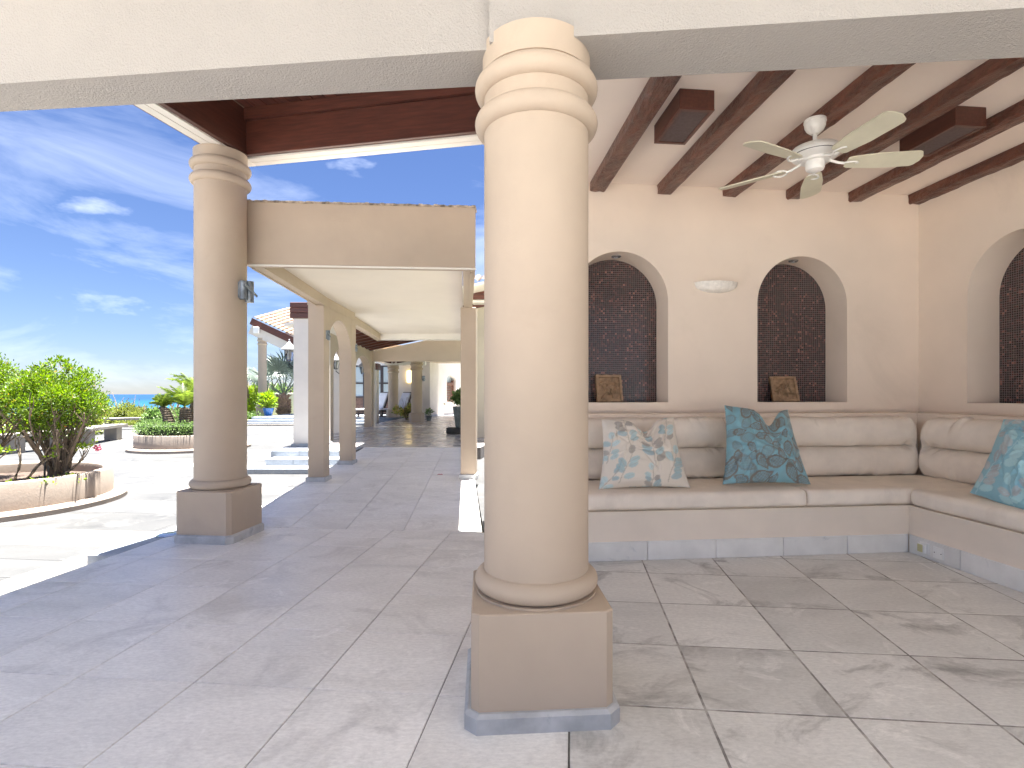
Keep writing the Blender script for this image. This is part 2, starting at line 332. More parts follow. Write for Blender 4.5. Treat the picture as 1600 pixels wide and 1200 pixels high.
# ------------------------------------------------------------------ ground, sea
RAMP0, RAMP1, ZP, ZC = 4.93, 10.35, .217, -.09
def zr(x, y):                                       # level of the ramped walkway
    return max(0, min(1, (y-RAMP0)/(RAMP1-RAMP0)))*ZP
ang = [2*PI*i/96 for i in range(96)]
bm = bmesh.new()
rings = []
for r_, z_ in ((0, -.16), (34, -.16), (48, -1.6), (75, -9), (110, -14)):
    rings.append([bm.verts.new((-6+r_*math.cos(a)*1.0, 8+r_*math.sin(a), z_ + (.5*mnoise.noise(Vector((r_*math.cos(a)/9, r_*math.sin(a)/9, 0))) if r_ > 40 else 0))) for a in ang] if r_ else [bm.verts.new((-6, 8, z_))])
for i in range(96): bm.faces.new((rings[0][0], rings[1][i], rings[1][(i+1) % 96]))
for a, b in zip(rings[1:], rings[2:]):
    for i in range(96): bm.faces.new((a[i], b[i], b[(i+1) % 96], a[(i+1) % 96]))
tag(obj('ground', bm, mat('sandy_soil', (.22, .19, .11), .95, .3, .6, .6, 5, .05, col2=(.09, .12, .035)), smooth=60), kind='structure')
bm = bmesh.new(); lathe(bm, [(0, -12), (400, -12), (4000, -12), (60000, -12)], 96)
tag(obj('sea', bm, watermat()), kind='structure')

# ------------------------------------------------------------------ terrace floor (frame A), tiles as pieces
aA = R(5.35); uA = Vector((math.cos(aA), -math.sin(aA))); vA = Vector((math.sin(aA), math.cos(aA))); oA = Vector((-.3455, 2.206))
def A(u, v): p = oA+uA*u+vA*v; return (p.x, p.y)
def Ainv(x, y): d = Vector((x, y))-oA; return d.dot(uA), d.dot(vA)
VEND = 2.585; UL = -2.985
T = .54
def tile_piece(name, parent, poly, z, thick, m, inset=.0025):
    bm = bmesh.new(); zt = z if callable(z) else (lambda x, y: z)
    cx = sum(p[0] for p in poly)/len(poly); cy = sum(p[1] for p in poly)/len(poly)
    loc = (cx, cy, zt(cx, cy))
    prism(bm, [(x-cx, y-cy) for x, y in poly], lambda x, y: zt(x+cx, y+cy)-thick-loc[2], lambda x, y: zt(x+cx, y+cy)-loc[2], inset)
    return obj(name, bm, m, parent, loc=loc)
def grid(parent, name, fr, us, vs, region, z, thick, mfun, gap=.004):
    """lay pieces between successive u and v lines of frame fr, clipped to the convex region"""
    n = 0
    for i in range(len(us)-1):
        for j in range(len(vs)-1):
            g = gap/2
            q = [fr(us[i]+g, vs[j]+g), fr(us[i+1]-g, vs[j]+g), fr(us[i+1]-g, vs[j+1]-g), fr(us[i], vs[j+1]-g)]
            q[3] = fr(us[i]+g, vs[j+1]-g)
            p = clip(q, region) if region else q
            if p:
                cx = sum(k[0] for k in p)/len(p); cy = sum(k[1] for k in p)/len(p)
                tile_piece(name, parent, p, z, thick, mfun(cx, cy, i, j)); n += 1
    return n
floorp = tag(obj('terrace_floor', prism(bmesh.new(), [A(UL+.006, -3.8), A(.54, -3.8), A(.54, VEND), A(UL+.006, VEND)], -.16, -.006), GROUT), kind='structure')
obj('grout_bed', prism(bmesh.new(), [A(.543, -3.8), A(4.6, -3.8), A(4.6, VEND-.0), A(.543, VEND-.0)], -.16, -.0015), GROUTL, floorp)
us = [UL, -5*T]+[k*T for k in range(-4, 2)]; usr = [k*T for k in range(1, 9)]
vs = [-3.78, -3.24, -2.7, -2.16, -1.62, -1.08, -.54, 0, .54, 1.08, 1.62, 2.05, 2.32, VEND]
grid(floorp, 'floor_tile', A, us, vs, None, lambda x, y: .0, .05, lambda cx, cy, i, j: TILE)
grid(floorp, 'floor_tile', A, usr, vs, None, lambda x, y: .0, .05, lambda cx, cy, i, j: TILER_, .0085)
# terrace widening beside the second column
wid = [A(UL-.24, 1.66), A(UL-.003, 1.66), A(UL-.003, VEND), A(UL-.20, VEND)]
tile_piece('edge_slab', floorp, wid, 0, .16, STEP, .012)
fl_far = [A(UL-.20, VEND+.003), A(-2.2, VEND+.003), (-2.86, 6.2), (-2.92, 6.6), (-3.02, 6.4)]
# ramped walkway
wa = R(-4.2); uW = Vector((math.cos(wa), -math.sin(wa))); vW = Vector((math.sin(wa), math.cos(wa))); oW = Vector((-.545, 4.93))
def W(u, v): p = oW+uW*u+vW*v; return (p.x, p.y)
a0, a1 = A(UL+.29, VEND+.004), A(-.255, VEND+.004)
reg = [a0, a1, (-1.0, 10.35), (-3.06, 10.35)]
rampo = tag(obj('walkway', prism(bmesh.new(), reg, -.16, lambda x, y: (y-RAMP0)/(RAMP1-RAMP0)*ZP-.012), GROUT), kind='structure')
grid(rampo, 'walkway_tile', W, [-4.9*T+.1]+[k*T for k in range(-4, 2)], [k*T-.54 for k in range(0, 13)], reg, zr, .05, lambda cx, cy, i, j: TILE)
# upper level behind the threshold
up = [(-1.0, 10.356), (-.8, 10.356), (1.8, 29.5), (-5.0, 29.5), (-5.2, 17.4), (-4.66, 10.0), (-4.60, 9.76), (-3.075, 9.76), (-3.075, 10.356)]
upo = tag(obj('upper_terrace', prism(bmesh.new(), up, -.16, ZP-.006), GROUT), kind='structure')
W2 = lambda u, v: (oW.x+uW.x*u+vW.x*v, oW.y+uW.y*u+vW.y*v)
regu = [(-1.03, 10.36), (-.8, 10.36), (1.8, 29.4), (-5.0, 29.4), (-5.2, 17.4), (-4.66, 10.36)]
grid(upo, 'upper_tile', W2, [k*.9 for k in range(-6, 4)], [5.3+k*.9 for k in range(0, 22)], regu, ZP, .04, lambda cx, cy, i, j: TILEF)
obj('threshold_strip', prism(bmesh.new(), [(-3.06, 10.28), (-1.0, 10.28), (-1.0, 10.352), (-3.06, 10.352)], .10, ZP+.004), WHI, upo)
obj('edge_slab', prism(bmesh.new(), [(-4.60, 9.765), (-3.08, 9.765), (-3.08, 10.35), (-4.64, 10.35)], .12, ZP+.0), STEP, upo)
# sunlit side path right of the walkway
tag(obj('side_path', prism(bmesh.new(), [(-.355, 4.96), (1.6, 5.6), (1.8, 12.9), (-.78, 12.9), (-.97, 10.35)], -.16, -.02), SLAB), kind='structure')

# courtyard paving
cy_ = tag(obj('courtyard', prism(bmesh.new(), [(-26, 1), (-3.2, 1), (-2.9, 6), (-3.3, 10.4), (-4.5, 11), (-5.4, 26), (-26, 26)], -.16, ZC-.006), GROUT), kind='structure')
def bandmat(cx, cy, i, j):
    u, v = Ainv(cx, cy)
    return BAND if (u > -3.55 and v < 2.4) or any(abs(v-c) < .28 for c in (2.40, 4.86, 7.30, 9.8, 12.4, 15.2)) else SLAB
cu = [-3.53-k*1.08 for k in range(17, -1, -1)]+[UL-.003]
cv = [-1.35, -.81, -.27, .27, .81, 1.35, 1.75, 2.13, 2.67, 3.4, 4.1, 4.6, 5.13, 5.9, 6.5, 7.03, 7.57, 8.3, 9.0, 9.53, 10.07, 11.0, 12.13, 12.67]
regc = [(-26, 1), (-3.0, 1), (-3.10, 4), (-3.0, 6), (-3.25, 9.6), (-4.65, 15), (-26, 15)]
regc = [(-26, 0), (-3.0, 0), (-3.1, 15.6), (-26, 15.6)]
grid(cy_, 'paving_slab', A, cu, cv, regc, ZC, .04, bandmat, .006)
# courtyard slabs continuing right of the second column up to the ramp's edge
cv2 = [2.8, 3.4, 4.1, 4.6, 5.13, 5.9, 6.5, 7.03]
regc2 = [(-3.4, 4.9), (-2.75, 5.1), (-3.0, 8.9), (-3.6, 8.9)]
far = [A(-22, 12.68), A(UL, 12.68), (-3.3, 15.3), (-5.2, 16.6), (-5.6, 23.5), (-24, 23.5)]
bmf = bmesh.new()
for i in range(18):
    for j in range(9):
        q = [A(-22+i*1.1+.004, 12.69+j*1.0+.004), A(-22+(i+1)*1.1-.004, 12.69+j*1.0+.004), A(-22+(i+1)*1.1-.004, 13.69+j*1.0-.004), A(-22+i*1.1+.004, 13.69+j*1.0-.004)]
        prism(bmf, q, -.14, ZC)
o = obj('far_paving', bmf, SLAB, cy_); o['kind'] = 'stuff'

tag(obj('rear_bounce_court', prism(bmesh.new(), [(-26, -26), (16, -26), (16, -1.7), (5.6, -1.9), (-3.0, -1.55), (-3.2, .98), (-26, .98)], -.16, -.10), mat('rear_bounce_paving', (.50, .475, .45), .8, .06, 1.2)), kind='structure')  # unseen court behind the camera, added pale to bounce sunlight into the shade
# ------------------------------------------------------------------ steps
def slabstep(par, x0, x1, y0, y1, z0, z1, n=3):
    for k in range(n):
        a = x0+(x1-x0)*k/n; b = x0+(x1-x0)*(k+1)/n
        obj('step_slab', mbox(a+.002, b-.002, y0, y1, z0, z1, .006), STEP, par)
st = thing('garden_steps', (0, 0, ZC), 0, 'three low bluestone steps rising from the courtyard beside the walkway pillars', 'steps')
slabstep(st, -4.95, -2.98, 8.90, 9.345, 0, .09, 4)
slabstep(st, -4.52, -3.02, 9.35, 9.735, 0, .20, 3)
slabstep(st, -4.60, -3.04, 9.74, 9.76, 0, .305, 3)
st2 = thing('far_steps', (0, 22.7, ZC), 0, 'wide run of grey steps at the far side of the courtyard below the tiled pavilion', 'steps')
for k, (zz, yy) in enumerate(((.115, 0), (.23, .35), (.34, .7))):
    slabstep(st2, -11.9+.0*k, -4.9, yy, yy+(.35 if k < 2 else 9), 0, zz, 6)

# ------------------------------------------------------------------ round columns
def octa(w, c):
    h = w/2
    return [(-h+c, -h), (h-c, -h), (h, -h+c), (h, h-c), (h-c, h), (-h+c, h), (-h, h-c), (-h, -h+c)]
def column(name, loc, rz, rad, ztop, ped, label, group=None, skirt=.59, sw=.54, zskirt=.07, zped=.43, rings=(.145, .31), capt=.26, m=None):
    m = m or PLA
    t = thing(name, loc, rz, label, 'column', group)
    obj('skirting', prism(bmesh.new(), octa(skirt, .045), 0, zskirt, .012), SKIRT, t)
    obj('pedestal', prism(bmesh.new(), octa(sw, .03), zskirt, zped, .004), m, t)
    obj('shaft', lathe(bmesh.new(), [(0, zped), (rad, zped), (rad, ztop), (0, ztop)], 72), m, t, smooth=40)
    tr = (rad*1.19-rad)/1.0
    obj('base_ring', lathe(bmesh.new(), [(rad*1.14, zped), (rad*1.14, zped+.008)]+torus_prof(rad*.985, tr, zped+.008+tr)+[(rad*.9, zped+.008+2*tr)], 72), m, t, smooth=50)
    for dz in rings:
        obj('capital_ring', lathe(bmesh.new(), [(rad*.9, ztop-dz-tr)]+torus_prof(rad*.985, tr, ztop-dz)+[(rad*.9, ztop-dz+tr)], 72), m, t, smooth=50)
    obj('capital', lathe(bmesh.new(), [(0, ztop-.115), (rad*1.03, ztop-.115), (rad*1.03, ztop), (0, ztop)], 72), m, t, smooth=40)
    return t
column('round_column', (.062, 2.255, 0), R(4.2), .220, 2.69, 0, 'large peach plaster column in the middle of the view standing on a square pedestal', rings=(.165, .31))
c2 = column('round_column', (-2.655, 4.69, 0), -aA, .206, 3.366, 0, 'peach column on a chamfered pedestal at the terrace edge under the timber eave', skirt=.535, sw=.495, rings=(.125, .255))
tag(obj('floor_light', lathe(bmesh.new(), [(0, .012), (.07, .012), (.085, .004), (.085, .0015), (0, .0015)], 32), CHROME, loc=(fl(262, 836).x, fl(262, 836).y, 0), smooth=30), 'round recessed floor uplight beside the pedestal of the terrace edge column', 'floor light')

# ------------------------------------------------------------------ plaster beams overhead (frame A)
pb = thing('plaster_beam', (0, 0, 0), 0, 'wide white stucco beam crossing overhead and carried by the large middle column', 'beam')
def pline(p, q, x): return p[1]+(q[1]-p[1])*(x-p[0])/(q[0]-p[0])
fL = lambda x: pline((-2.35, 2.396), (-.156, 2.16), x)
fR = lambda x: pline((.2, 2.079), (1.823, 1.924), x)
bk = lambda x: pline((-2.585, 2.633), (2.088, 2.207), x)
ZB = 2.65
xl = -.128
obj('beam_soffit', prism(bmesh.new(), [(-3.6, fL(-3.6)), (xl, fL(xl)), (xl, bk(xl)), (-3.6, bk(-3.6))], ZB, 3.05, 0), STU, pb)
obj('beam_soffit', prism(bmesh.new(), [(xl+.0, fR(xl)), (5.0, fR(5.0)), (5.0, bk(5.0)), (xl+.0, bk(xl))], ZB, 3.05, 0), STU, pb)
pr = thing('porch_roof', (0, 0, 3.055), 0, 'unseen flat roof slab over the near end of the porch, shaped for shade and bounced light', 'roof')
obj('roof_slab', prism(bmesh.new(), [(-2.95, -1.1), (5.2, -1.3), (5.2, 2.2), (-2.6, 2.72), (-2.95, 2.72)], 0, .25), mat('porch_ceiling_bounce', (.80, .78, .75), .85), pr)  # unseen slab; edges set to fit the shade, white underside to bounce light

# ------------------------------------------------------------------ timber roof on the second column (frame D)
aD = R(11.4)
tr_ = thing('timber_eave', (-2.43, 4.72, 3.38), -aD, 'dark red brown timber eave with plank ceiling and white gutter above the terrace edge column', 'roof')
# local x = right along cross beam, local y = away
obj('edge_beam', mbox(-.02, 2.85, -.0, .05, 0, .30, .004), WOODX, tr_)
obj('edge_beam', mbox(-.07, -.022, -3.0, .05, 0, .404, .003), WOOD, tr_)
obj('upper_beam', mbox(-.02, 2.85, -.03, .05, .303, .402), WOODX, tr_)
# underside trims with grooves
obj('soffit_trim', mbox(-.07, 2.85, .054, .125, -.012, .012, .003), WHI, tr_)
obj('soffit_trim', mbox(-.07, 2.85, .131, .205, -.012, .012, .003), WHI, tr_)
obj('soffit_trim', mbox(-.148, -.074, -3.0, .205, -.012, .012, .003), WHI, tr_)
obj('soffit_trim', mbox(-.235, -.154, -3.0, .205, -.012, .014, .003), WHI, tr_)
obj('edge_board', mbox(-.34, -.237, -3.0, .255, .045, .17, .003), WOOD, tr_)
obj('gutter', mbox(-.385, -.345, -3.0, .30, .09, .24, .006), WHI, tr_)
obj('gutter', mbox(-.345, 2.85, .26, .30, .09, .24, .006), WHI, tr_)
for k in range(30):
    x0 = -.02+k*.113
    obj('ceiling_plank', mbox(x0+.0025, x0+.1105, -3.0, .10, .405, .425, .003), PLANK, tr_)
obj('roof_shade_deck', mbox(-.60, 3.4, -3.0, .78, .432, .52), TILER, tr_)  # hidden roof deck, stretched past the eave to block gaps of sun

# ------------------------------------------------------------------ lounge pavilion (frame B) origin at the inner bench corner
aB = R(5.6); oB = Vector((3.068, 4.209)); uB = Vector((math.cos(aB), math.sin(aB))); vB = Vector((-math.sin(aB), math.cos(aB)))
ZR = 3.235; WD = 1.0
def onback(x, w=WD):                                # photo column -> u on the back wall plane v=w
    k = (x-CX)/F; p0 = oB+vB*w                       # p = p0+u*uB ; p.x = k p.y
    return (k*p0.y-p0.x)/(uB.x-k*uB.y)
def onright(x, w=WD):                               # photo column -> v on the right wall plane u=w
    k = (x-CX)/F; p0 = oB+uB*w
    return (k*p0.y-p0.x)/(vB.x-k*vB.y)
def Bw(u, v, z=0): p = oB+uB*u+vB*v; return Vector((p.x, p.y, z))
def zback(y, u, w=WD): p = Bw(u, w); return CH-(y-CY)*p.y/F
lo = thing('lounge_pavilion', (oB.x, oB.y, 0), aB, 'open plaster lounge room with arched mosaic niches and dark hewn ceiling beams', 'building')
def arch_wall(T, s0, s1, z0, z1, arches, depth, thick, through=False, n=36):
    """wall between s0..s1, arches = (centre, half width, rise, sill, spring); T maps (s, w, z)"""
    bm = bmesh.new(); q = lambda pts: bm.faces.new([bm.verts.new(T(*p)) for p in pts])
    ws = [0]+([thick] if through else [])
    for w in ws:
        s = s0
        for (c, r, rise, sill, spr) in arches:
            q([(s, w, z0), (c-r, w, z0), (c-r, w, z1), (s, w, z1)])
            if sill > z0: q([(c-r, w, z0), (c+r, w, z0), (c+r, w, sill), (c-r, w, sill)])
            P = [(c-r*math.cos(PI*i/n), spr+rise*math.sin(PI*i/n)) for i in range(n+1)]
            for a, b in zip(P, P[1:]): q([(a[0], w, a[1]), (b[0], w, b[1]), (b[0], w, z1), (a[0], w, z1)])
            s = c+r
        q([(s, w, z0), (s1, w, z0), (s1, w, z1), (s, w, z1)])
    d = thick if through else depth
    for (c, r, rise, sill, spr) in arches:
        P = [(c-r, sill)]+[(c-r*math.cos(PI*i/n), spr+rise*math.sin(PI*i/n)) for i in range(n+1)]+[(c+r, sill)]
        for a, b in zip(P, P[1:]): q([(a[0], 0, a[1]), (a[0], d, a[1]), (b[0], d, b[1]), (b[0], 0, b[1])])
        if sill > z0: q([(c-r, 0, sill), (c+r, 0, sill), (c+r, d, sill), (c-r, d, sill)])
    q([(s0, 0, z1), (s1, 0, z1), (s1, thick, z1), (s0, thick, z1)])
    q([(s0, 0, z0), (s0, thick, z0), (s0, thick, z1), (s0, 0, z1)]); q([(s1, 0, z0), (s1, thick, z0), (s1, thick, z1), (s1, 0, z1)])
    if not through: q([(s0, thick, z0), (s1, thick, z0), (s1, thick, z1), (s0, thick, z1)])
    bmesh.ops.remove_doubles(bm, verts=bm.verts, dist=1e-5); bmesh.ops.recalc_face_normals(bm, faces=bm.faces)
    return bm
u_l2, u_r2 = onback(1183.5), onback(1323.5); c2u, r2u = (u_l2+u_r2)/2, (u_r2-u_l2)/2
u_r1 = onback(1044); c1u = u_r1-r2u
sill = zback(628.5, c2u); top = zback(400.5, c2u); spr = top-r2u
UW0 = onback(790)
bw = arch_wall(lambda s, w, z: (s, WD+w, z), UW0, WD+.35, 0, ZR, [(c1u, r2u, r2u, sill, spr), (c2u, r2u, r2u, sill, spr)], .32, .62)
obj('back_wall', bw, PLW, lo)
v_l3 = onright(1511.5); r3 = r2u; c3v = v_l3-r3
rw = arch_wall(lambda s, w, z: (WD+w, -s, z), -WD+.0, 4.2, 0, ZR, [(-c3v, r3, r3, sill, spr)], .32, .6)
obj('side_wall', rw, PLW, lo)
def mospanel(c, horiz):
    bm = bmesh.new(); uvl = bm.loops.layers.uv.new('UVMap'); n = 24; rr = r2u+.0; P = [(-rr, sill)]+[(-rr*math.cos(PI*i/n), spr+rr*math.sin(PI*i/n)) for i in range(n+1)]+[(rr, sill)]
    f = bm.faces.new([bm.verts.new(((c+a, WD+.318, z) if horiz else (WD+.318, c-a, z))) for a, z in P])
    for lp, (a, z) in zip(f.loops, P): lp[uvl].uv = (a+3, z)
    return bm
for c, h in ((c1u, True), (c2u, True), (c3v, False)): obj('mosaic_panel', mospanel(c, h), MOS, lo)
obj('ceiling', mbox(UW0, WD+.6, -2.28, WD+.62, ZR, ZR+.22), CEI, lo)
# hewn beams: uneven arrises
def hewn(len_, w, h, seed):
    bm = bmesh.new(); rr = random.Random(seed); ny = 46; rows = []
    for i in range(ny+1):
        y = len_*i/ny; ring = []
        for (a, b) in ((-1, 1), (-1, .15), (-1, -.8), (-.8, -1), (-.3, -1), (.3, -1), (.8, -1), (1, -.8), (1, .15), (1, 1)):
            n1 = mnoise.noise(Vector((a*3+seed, y*5, b*3)))*.009+mnoise.noise(Vector((a*5+seed, y*16, b*4)))*.006
            ring.append(bm.verts.new((a*(w/2+(n1 if b < .9 else 0)), -y, (b*.5+.5)*h-h+(n1*1.4 if b < .9 else 0))))
        rows.append(ring)
    for a, b in zip(rows, rows[1:]):
        for k in range(9): bm.faces.new((a[k], a[k+1], b[k+1], b[k]))
    bm.faces.new(rows[0]); bm.faces.new(rows[-1]); bmesh.ops.recalc_face_normals(bm, faces=bm.faces)
    return bm
for i, x in enumerate((922, 1026.5, 1129, 1228, 1325, 1418.8)):
    u = onback(x)
    obj('ceiling_beam', hewn(3.22, .140, .088, i*11), HEWN, lo, smooth=25, loc=(u+.07, WD-.003, ZR-.002))
# masonry seat, curved apron
def apron_prof():
    return [(0.012, .142), (.020, .16), (.022, .20), (.018, .26), (.008, .32), (-.004, .358), (-.012, .360), (-.014, .372), (.05, .372)]
bm = bmesh.new(); P = apron_prof(); Lb = UW0+.02
for (s, t_) in zip(P, P[1:]):
    a = [(Lb, s[0], s[1]), (s[0], s[0], s[1]), (t_[0], t_[0], t_[1]), (Lb, t_[0], t_[1])]
    bm.faces.new([bm.verts.new(v) for v in a])
    b = [(s[0], s[0], s[1]), (s[0], -3.9, s[1]), (t_[0], -3.9, t_[1]), (t_[0], t_[0], t_[1])]
    bm.faces.new([bm.verts.new(v) for v in b])
bm.faces.new([bm.verts.new(v) for v in ((Lb, .05, .372), (.05, .05, .372), (WD, .05, .372), (WD, WD, .372), (Lb, WD, .372))])
bm.faces.new([bm.verts.new(v) for v in ((.05, .05, .372), (.05, -3.9, .372), (WD, -3.9, .372), (WD, .05, .372))])
bm.faces.new([bm.verts.new(v) for v in [(Lb, .03, 0)]+[(Lb, y, z) for y, z in P]+[(Lb, WD, .372), (Lb, WD, 0)]])
bmesh.ops.remove_doubles(bm, verts=bm.verts, dist=1e-5); bmesh.ops.recalc_face_normals(bm, faces=bm.faces)
obj('seat_plinth', bm, mat('seat_plaster_lightened', (.80, .705, .60), .7, .03, 1.5, .2, 60, .002), lo, smooth=35)  # lighter copy of the wall plaster, making up for weaker light low down
obj('seat_core', prism(bmesh.new(), [(Lb, .03), (.03, .03), (.03, -3.9), (WD-.01, -3.9), (WD-.01, WD-.01), (Lb, WD-.01)], 0, .36), PLW, lo)
# masonry back ledge behind cushions
obj('back_ledge', prism(bmesh.new(), [(Lb, .80), (.80, .80), (.80, -3.9), (WD-.002, -3.9), (WD-.002, WD-.002), (Lb, WD-.002)], .37, 1.075, .012), PLW, lo)
# baseboard stones
xs = [onback(x, 0.0) for x in (905, 1012, 1119, 1224, 1324, 1420)]; xs[-1] = 0
lft = Lb
xs = [Lb, (Lb+xs[0])/2]+xs
for a, b in zip(xs, xs[1:]): obj('baseboard_stone', mbox(a+.002, b-.002, 0, .028, 0, .142, .003), BASEB, lo)
ys = [0, onright(1500, 0)]
while ys[-1] > -3.6: ys.append(ys[-1]-.56)
for a, b in zip(ys, ys[1:]): obj('baseboard_stone', mbox(0, .028, b+.002, a-.002, 0, .142, .003), BASEB, lo)

# ------------------------------------------------------------------ fixtures in the lounge
def socket(x, y, label, cover, name='power_socket'):
    v = onright(x, 0); p = Bw(0, v); z = CH-(y-CY)*p.y/F
    t = thing(name, (p.x, p.y, z), aB, label, 'socket')
    obj('face_plate', mbox(-.009, 0, -.043, .043, -.043, .043, .003), PLAST, t)
    if cover:
        obj('hinged_cover', mbox(-.034, -.010, -.028, .040, -.036, .036, .007, 2), PLAST, t)
        obj('socket_insert', mbox(-.038, -.0345, -.012, .034, -.029, .029, .003), CREAM, t)
    else:
        for s in (-.028, .028): obj('screw', mbox(-.011, -.0092, s-.003, s+.003, -.003, .003), DARK, t)
    return t
socket(1446, 856.5, 'weatherproof power socket with yellowed cover on the baseboard near the bench corner', True)
socket(1467, 864.5, 'plain white blank socket plate on the baseboard right of the yellowed socket', False)
# half-moon plaster sconce
us_ = onback(1118); zs_ = zback(442, us_); ps = Bw(us_, WD)
bm = bmesh.new(); n = 28; hw = .213; rows = []
for i in range(n+1):
    x = -hw+2*hw*i/n; k = math.sqrt(max(0, 1-(x/hw)**2)); ring = []
    for j in range(9):
        a = PI/2*j/8; d = .11*k*math.cos(a)**.8; zz = -.10*k**.8*math.sin(a)
        nn = mnoise.noise(Vector((x*40, a*4, 1)))*.005*k
        ring.append(bm.verts.new((x, -(d+nn), zz+nn)))
    rows.append(ring)
for a, b in zip(rows, rows[1:]):
    for k in range(8): bm.faces.new((a[k], a[k+1], b[k+1], b[k]))
for a, b in zip(rows, rows[1:]):
    bm.faces.new((a[0], b[0], bm.verts.new((b[0].co.x, 0, -.004)), bm.verts.new((a[0].co.x, 0, -.004))))
bmesh.ops.remove_doubles(bm, verts=bm.verts, dist=1e-4)
tag(obj('wall_sconce', bm, SHELL, smooth=60, loc=(ps.x, ps.y, zs_), rot=(0, 0, aB)), 'crescent shaped rough plaster uplighter on the wall between the two arched niches', 'wall lamp')
for c, lab in ((c1u, 'small chrome downlight in the arch of the niche beside the middle column'), (c2u, 'small chrome downlight in the arch of the right of the two back wall niches')):
    p = Bw(c, WD+.15); t = thing('niche_downlight', (p.x, p.y, top-.004), aB, lab, 'light')
    obj('bezel', lathe(bmesh.new(), [(.045, 0), (.047, -.008), (.034, -.016), (.028, -.006)], 28), CHROME, t, smooth=40)
    obj('lens', lathe(bmesh.new(), [(0, -.006), (.028, -.006), (.028, -.001), (0, -.001)], 20), DARK, t)
# relief plaques leaning in the niches
def plaque(x, tilt, roll, label, seed):
    w, h = .255, .275
    bm = bmesh.new(); n = 46; rr = random.Random(seed); g = []
    blobs = [(rr.uniform(-.5, .5), rr.uniform(-.5, .5), rr.uniform(.08, .2), rr.uniform(0, PI), rr.uniform(.25, .6)) for _ in range(16)]
    for j in range(n+1):
        row = []
        for i in range(n+1):
            s, t_ = -1+2*i/n, -1+2*j/n; m_ = max(abs(s), abs(t_)); hgt = .018 if m_ > .82 else 0
            if m_ < .78:
                for bx, bz, br, ba, asp in blobs:
                    dx, dz = s-bx, t_-bz; a = dx*math.cos(ba)+dz*math.sin(ba); b_ = -dx*math.sin(ba)+dz*math.cos(ba)
                    dd = (a/br/1.8)**2+(b_/br/asp)**2
                    if dd < 1: hgt = max(hgt, .034*math.sqrt(1-dd))
            hgt += mnoise.noise(Vector((s*7+seed, t_*7, 0)))*.0015
            ed = .004*mnoise.noise(Vector((s*3+seed, t_*3, 5)))
            row.append(bm.verts.new((s*w/2+(ed if abs(s) > .98 else 0), -hgt, t_*h/2+h/2+(ed if abs(t_) > .98 else 0))))
        g.append(row)
    for j in range(n):
        for i in range(n): bm.faces.new((g[j][i], g[j][i+1], g[j+1][i+1], g[j+1][i]))
    bd = [g[0][i] for i in range(n+1)]+[g[j][n] for j in range(1, n+1)]+[g[n][i] for i in range(n-1, -1, -1)]+[g[j][0] for j in range(n-1, 0, -1)]
    back = [bm.verts.new((v.co.x, .028, v.co.z)) for v in bd]
    for k in range(len(bd)): bm.faces.new((bd[k], back[k], back[(k+1) % len(bd)], bd[(k+1) % len(bd)]))
    bm.faces.new(back)
    bmesh.ops.recalc_face_normals(bm, faces=bm.faces)
    u = onback(x, WD+.15); p = Bw(u, WD+.165)
    return tag(obj('relief_plaque', bm, BRONZE, smooth=50, loc=(p.x, p.y, sill+.002+abs(math.sin(roll))*w/2*.1), rot=(-tilt, roll, aB)), label, 'plaque')
plaque(954, .30, 0, 'square brown terracotta relief plaque leaning in the niche beside the middle column', 3)
pq = plaque(1230, .42, 0, 'brown terracotta relief plaque leaning slantwise in the right of the two back wall niches', 9)
pq.rotation_euler = (-.42, 0, aB-.20)

# speaker boxes between the beams
def speaker(p0, ln, wid_, label):
    t = thing('speaker_box', (p0[0], p0[1], ZR-.13), aB, label, 'speaker')
    M = None
    obj('cabinet', mbox(0, wid_, 0, ln, .006, .128, .003), WOOD, t)
    for a in ((0, wid_, 0, .028), (0, wid_, ln-.028, ln), (0, .024, .029, ln-.029), (wid_-.024, wid_, .029, ln-.029)):
        obj('grille_frame', mbox(*a, -.006, .005), WOODX, t)
    obj('grille_cloth', mbox(.025, wid_-.025, .029, ln-.029, -.001, .0055), SPKF, t)
speaker((1.024, 3.44), .48, .235, 'dark wooden speaker box on the ceiling left of the fan near the middle column')
speaker((2.977, 3.645), .48, .235, 'dark wooden speaker box on the ceiling right of the fan near the side wall')

# ceiling fan
fan = thing('ceiling_fan', (2.03, 3.675, ZR-.088), 0, 'white ceiling fan with five cream blades hanging below the hewn beams', 'fan')
obj('ceiling_canopy', lathe(bmesh.new(), [(0, 0), (.073, 0), (.075, -.018), (.071, -.022), (.069, -.05), (.056, -.075), (.032, -.098), (.026, -.103), (0, -.103)], 40), WPAINT, fan, smooth=35)
obj('downrod', lathe(bmesh.new(), [(.015, -.10), (.015, -.17), (.034, -.175), (.036, -.185)], 20), WPAINT, fan, smooth=40)
mh = obj('motor_housing', lathe(bmesh.new(), [(0, -.165), (.036, -.17), (.05, -.178), (.11, -.188), (.150, -.205), (.168, -.228), (.170, -.240), (.158, -.250), (.155, -.262), (.140, -.275), (.10, -.285), (.095, -.30), (0, -.30)], 56), WPAINT, fan, smooth=30)
obj('vent_slots', lathe(bmesh.new(), [(.151, -.2525), (.1585, -.2535), (.1565, -.2575), (.151, -.2585)], 56), DARK, mh)
obj('switch_housing', lathe(bmesh.new(), [(0, -.295), (.06, -.298), (.063, -.31), (.063, -.345), (.055, -.362), (.03, -.372), (0, -.375)], 40), WPAINT, fan, smooth=35)
